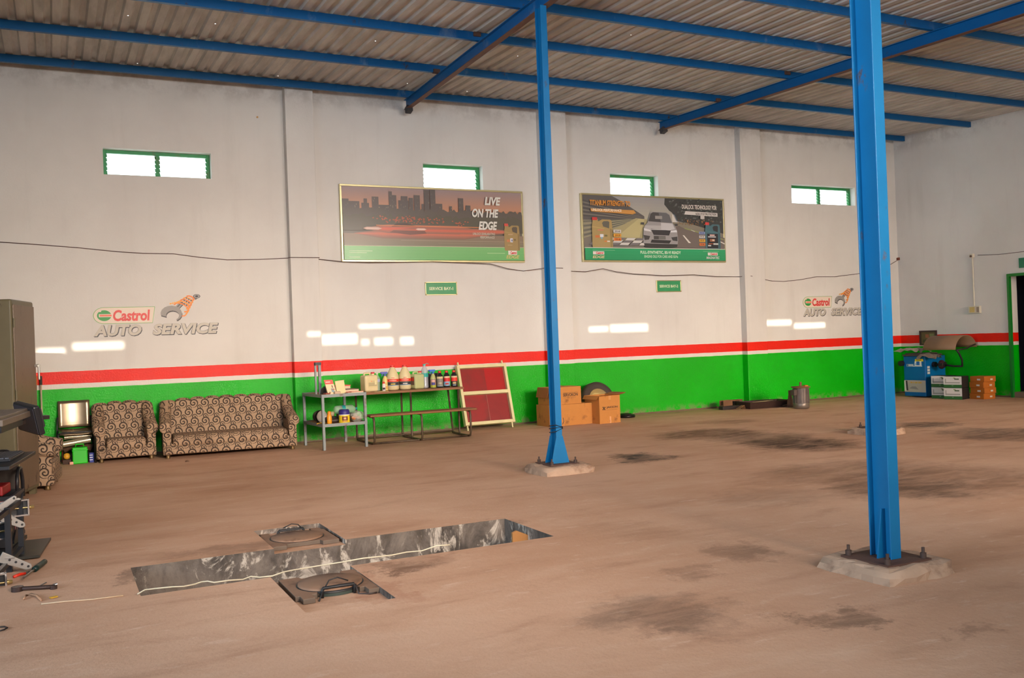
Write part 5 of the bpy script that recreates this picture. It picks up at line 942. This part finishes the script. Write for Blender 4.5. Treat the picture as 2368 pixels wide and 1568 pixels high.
tag(B().box(-.16,-.012,0,.16,.012,.004).build('blue_strip',M((30,90,170),.4),loc=T.location+Vector((.19,-.2,.93)),rz=math.radians(82)),'thin blue strip on the trolley drawer edge','strip') if False else None
def onT(x,y,z): a=math.radians(82); return (T.location.x+x*math.cos(a)-y*math.sin(a),T.location.y+x*math.sin(a)+y*math.cos(a),z)
r=thing('monitor','dark flat monitor seen edge on from behind, on the far end of the trolley','monitor',aY(66,968,-5.62),math.radians(-62)); r.rotation_euler=(0,.12,math.radians(-62)); TILT=Matrix.Rotation(.25,4,'X')
B().box(-.16,-.02,-.115,.16,.03,.12,X=TILT).build('screen_case',BKP,r,bevel=.012); B().box(-.10,.03,-.08,.10,.07,.08,X=TILT).build('back_bulge',M((44,44,48),.5),r,bevel=.012); B().box(-.15,-.024,-.10,.15,-.02,.105,X=TILT).build('screen',M((64,66,76),.15),r); B().bar((0,.05,0),(-.10,.20,-.02),.04,.03).build('mount_arm',BKP,r)
r=thing('keyboard','dark keyboard on the sliding shelf of the trolley','keyboard',onT(.08,-.17,.681),math.radians(82)); kc=B().box(-.27,-.09,0,.27,.09,.018).build('case',BKP,r,bevel=.004); KG=M((70,72,80),.5,var=.2)
for j in range(5):
    for i in range(14): B().box(-.255+.0365*i,-.078+.032*j,.018,-.255+.0365*i+.031,-.078+.032*j+.026,.026).build('key',KG,kc)
r=thing('mouse','black computer mouse at the far end of the trolley keyboard shelf','mouse',onT(.43,-.10,.681),math.radians(70)); b=B()
b.lathe([(.0,.034),(.02,.032),(.036,.02),(.042,.006),(.04,0)],18); 
o=b.build('shell',BKP,r); o.scale=(1,1.4,1); B().cyl((0,.03,.03),(0,.045,.026),.006,n=8).build('wheel',GRY,r)
r=thing('tool_crate','black ribbed plastic crate on the trolley base, red item on top','crate',onT(.16,-.08,.06),math.radians(82)); W_,D_,H_=.21,.15,.36
B().box(-W_,-D_,0,W_,D_,.015).build('floor_panel',BKP,r)
for (x0,y0,x1,y1) in ((-W_,-D_,W_,-D_+.012),(-W_,D_-.012,W_,D_),(-W_,-D_+.012,-W_+.012,D_-.012),(W_-.012,-D_+.012,W_,D_-.012)): B().box(x0,y0,.015,x1,y1,H_).build('side_panel',BKP,r)
B().bar((-W_,-D_-.004,.03),(W_,-D_-.004,H_-.03),.012,.02).bar((-W_,-D_-.004,H_-.03),(W_,-D_-.004,.03),.012,.02).bar((-W_-.004,-D_-.004,H_-.01),(W_+.004,-D_-.004,H_-.01),.02,.024).build('rib',M((48,48,54),.45),r); B().bar((W_+.004,-D_,.03),(W_+.004,D_,H_-.03),.012,.02).bar((W_+.004,D_,.03),(W_+.004,-D_,H_-.03),.012,.02).build('rib',M((48,48,54),.45),r)
B().box(-.12,-D_-.006,.10,.0,-D_-.001,.15).build('label_print',M((186,120,120),.5),r); B().box(.15,-D_-.008,.10,.18,-D_-.001,.15).build('latch',M((206,206,206),.4),r)
tag(B().box(-.15,-.08,0,.10,.08,.07).build('red_case',M((150,24,30),.45),loc=onT(.12,-.10,.422),rz=math.radians(80),bevel=.01),'dark red case lying on top of the black crate','case') 
tag(B().tube([(-.12,0,-.02),(-.1,0,.08),(-.02,0,.13),(.08,0,.12),(.15,0,.02),(.16,0,-.1)],.013,8).build('black_hose',BKP,loc=onT(.22,-.24,.46),rz=math.radians(84)),'black hose looping over the front of the black crate','hose')
tag(B().box(-.05,-.03,0,.06,.03,.05).build('tan_cloth',M((150,120,84),.8),loc=onT(.30,-.10,.422),rz=.4,bevel=.012),'tan cloth lump on the crate beside the red case','cloth')
def clamp(loc,rz,label,hook=None):
    """wheel clamp: chrome box frame with spindle, two pierced aluminium arms"""
    r=thing('wheel_clamp',label,'clamp',loc,rz,'wheel clamps hung on the trolley')
    w_,h_=.15,.105
    for (p,q) in (((-w_,0,0),(w_*.3,0,0)),((-w_,0,h_),(w_*.3,0,h_))): B().bar(p,q,.028,.010).build('frame_bar',CHR,r)
    B().bar((w_*.3,0,-.005),(w_*.3,0,h_+.005),.028,.010,(1,0,0)).build('frame_end',CHR,r); B().box(-w_,.010,.0,w_*.3,.014,h_).build('back_plate',M((24,24,30),.5),r)
    B().cyl((-w_,0,h_*.48),(w_*.3+.03,0,h_*.48),.007,n=10).build('spindle',M((150,130,90),.3,.8),r); B().lathe([(.0,.03),(.012,.028),(.014,.0)],10,X=Matrix.Translation((w_*.3+.008,0,h_*.48))@Matrix.Rotation(PI/2,4,'Y')).build('knob',M((206,180,120),.3,.8),r)
    for s_,z0 in ((1,h_+.018),(-1,-.018)):
        ang=.62*s_; b=B(); pts=[(-.20,-.03),(-.02,-.02),(.0,-.012),(.008,0),(.0,.014),(-.03,.02),(-.20,.03)]
        X=Matrix.Translation((-.035,-.024,z0+.012*s_))@Matrix.Rotation(-ang if s_>0 else -ang,4,'Y')
        b.prism(pts,-.008,.008,'xz',0,None,X); b.build('arm',SLV,r,bevel=.003); c=X@Vector((-.012,-.012,0)); B().cyl(c,c+Vector((0,.004,0)),.008,n=10).build('arm_hole',BKP,r)
    return r
def cl(px,py,Y,lab): p=aY(px,py,Y); clamp((p.x-.045,p.y,p.z),math.radians(8),lab)
cl(66,1190,-6.42,'chrome framed wheel clamp highest on the trolley, by the black crate'); cl(14,1245,-6.72,'chrome framed wheel clamp above the dark floor board'); cl(14,1366,-7.25,'chrome framed wheel clamp lowest, nearest the camera at the picture edge')
def swing(px,py,Y,rz,label,a):
    p=aY(px,py,Y); r=thing('pierced_lever',label,'lever',p,rz,'loose pierced arms by the trolley'); X=Matrix.Rotation(a,4,'Y'); b=B(); k_=.75; b.prism([(-.20,-.035),(-.02,-.024),(.0,-.012),(.004,.004),(-.01,.02),(-.06,.024),(-.20,.035)],-.01,.01,'xz',0,None,X); b.build('arm',SLV,r,bevel=.004)
    for u in (-.02,-.06,-.10,-.14): c=X@Vector((u,-.0115,.002)); B().cyl(c,c+Vector((0,.002,0)),.008,n=10).build('pierced_hole',BKP,r)
    for u in (-.17,): c=X@Vector((u,-.0115,0)); B().bar(c,X@Vector((u+.05,-.0115,.025)),.004,.006).build('rib',CHR,r)
    return r
swing(48,1155,-6.44,math.radians(6),'grey pierced arm slanting up beside the highest wheel clamp',-.42); swing(57,1216,-6.46,math.radians(6),'grey pierced arm slanting down below the highest wheel clamp',.55)
swing(72,1312,-6.95,math.radians(6),'grey pierced arm near the floor pointing at the green handled screwdriver',.5)
# hanger rail that carries the clamps
r=thing('clamp_rack','low dark steel rack in front of the trolley carrying the wheel clamps','rack',(T.location.x,T.location.y,0),math.radians(82))
for x in (-.17,-.60,-1.05): B().box(x-.018,-.325,0,x+.018,-.29,.42).build('rack_post',BKP,r)
for z in (.40,.07): B().bar((-1.07,-.307,z),(-.15,-.307,z),.028,.03).build('rack_rail',BKP,r)
b=B(); pa=[aZ(118,1243,.03),aZ(92,1283,.03)]; x1a,y1a=pa[0].x,pa[0].y; x1b,y1b=pa[1].x,pa[1].y
b.prism([(-.85,y1b+.02),(x1b,y1b),(x1a,y1a),(-.85,y1a+.02)],.012,.03,'xy'); tag(b.build('dark_board',M((44,44,38),.35,var=.3,dirt=(70,78,40),damt=.15)),'dark greenish board lying on the floor at the left edge','board')
b=B().box(-.1,-.03,0,.1,.03,.012)
tag(B().box(-.30,-.02,0,.30,.02,.012).build('board_batten',DB,loc=(-.55,-6.0,0)),'dark batten under the greenish floor board','batten')
# hand tools on the floor
a=aZ(60,1332,.02); c=aZ(103,1299,.02); d=(c-a).normalized(); r=thing('screwdriver','screwdriver with dark green handle on the floor by the pit','tool',(0,0,0)); L=(c-a).length; m=a+d*(L*.45)
B().tube([m,m+d*L*.12,c-d*L*.1,c],.019,10).build('handle',M((20,44,40),.4),r); B().cyl(a-d*.05,m,.007,n=8).build('shank',M((120,110,100),.3,.8),r)
a=aZ(32,1334,.012); c=aZ(58,1326,.012); d=(c-a); r=thing('red_pliers','small red handled tool on the floor beside the screwdriver','tool',(0,0,0)); B().tube([a,a+d*.5+Vector((0,0,.004)),c],.010,8).build('red_grip',M((220,50,24),.4),r); B().tube([c,c+d*.8],.007,8).build('jaw',M((60,52,48),.4,.5),r)
a=aZ(40,1362,.014); c=aZ(124,1357,.014); r=thing('wrench','long rusty wrench lying on the floor left of the pit','tool',(0,0,0)); WR=M((64,48,44),.5,.3,var=.3); B().tube([a,a+(c-a)*.15,a+(c-a)*.2,c],.013,8).build('shaft',WR,r); B().cyl(a-Vector((0,0,.013)),a+Vector((0,0,.014)),.034,n=14).build('head',WR,r); B().cyl(c-Vector((0,0,.013)),c+Vector((0,0,.008)),.02,n=12).build('ring_end',WR,r)
a=aZ(122,1354,.008); tag(B().cyl(a,a+Vector((.025,.006,.004)),.008,n=8).build('steel_bolt',CHR),'shiny bolt at the right end of the rusty wrench','bolt'); a=aZ(90,1356,.006); c=aZ(107,1347,.006); tag(B().cyl(a,c,.004,n=6).build('steel_pin',M((130,124,120),.3,.7)),'thin pin lying above the rusty wrench','pin')
pts=[aZ(55,1385,.008),aZ(60,1377,.012),aZ(72,1374,.014),aZ(84,1377,.012),aZ(96,1388,.008)]; tag(B().tube(pts,.007,6).build('rope_end',M((170,130,100),.8)),'curved rope end on the floor below the wrench','rope')
a=aZ(124,1382,.004); tag(B().box(-.02,-.012,0,.02,.012,.006).build('yellow_chip',M((206,160,50),.7),loc=a,rz=.4),'tiny yellow chip on the floor right of the rope end','chip')
pts=[aZ(0,1450,.006),aZ(10,1449,.006),aZ(17,1452,.006),aZ(10,1456,.006),aZ(0,1459,.006)]; tag(B().tube(pts,.004,6).build('wire_loop',DB),'thin dark wire loop at the lower left picture edge','wire')
a=aZ(433,1066,.01); tag(B().lathe([(.0,.02),(.02,.016),(.026,0)],8).build('pebble',M((96,70,50),.8),loc=(a.x,a.y,0)),'small dark pebble on the floor in front of the sofa','stone')
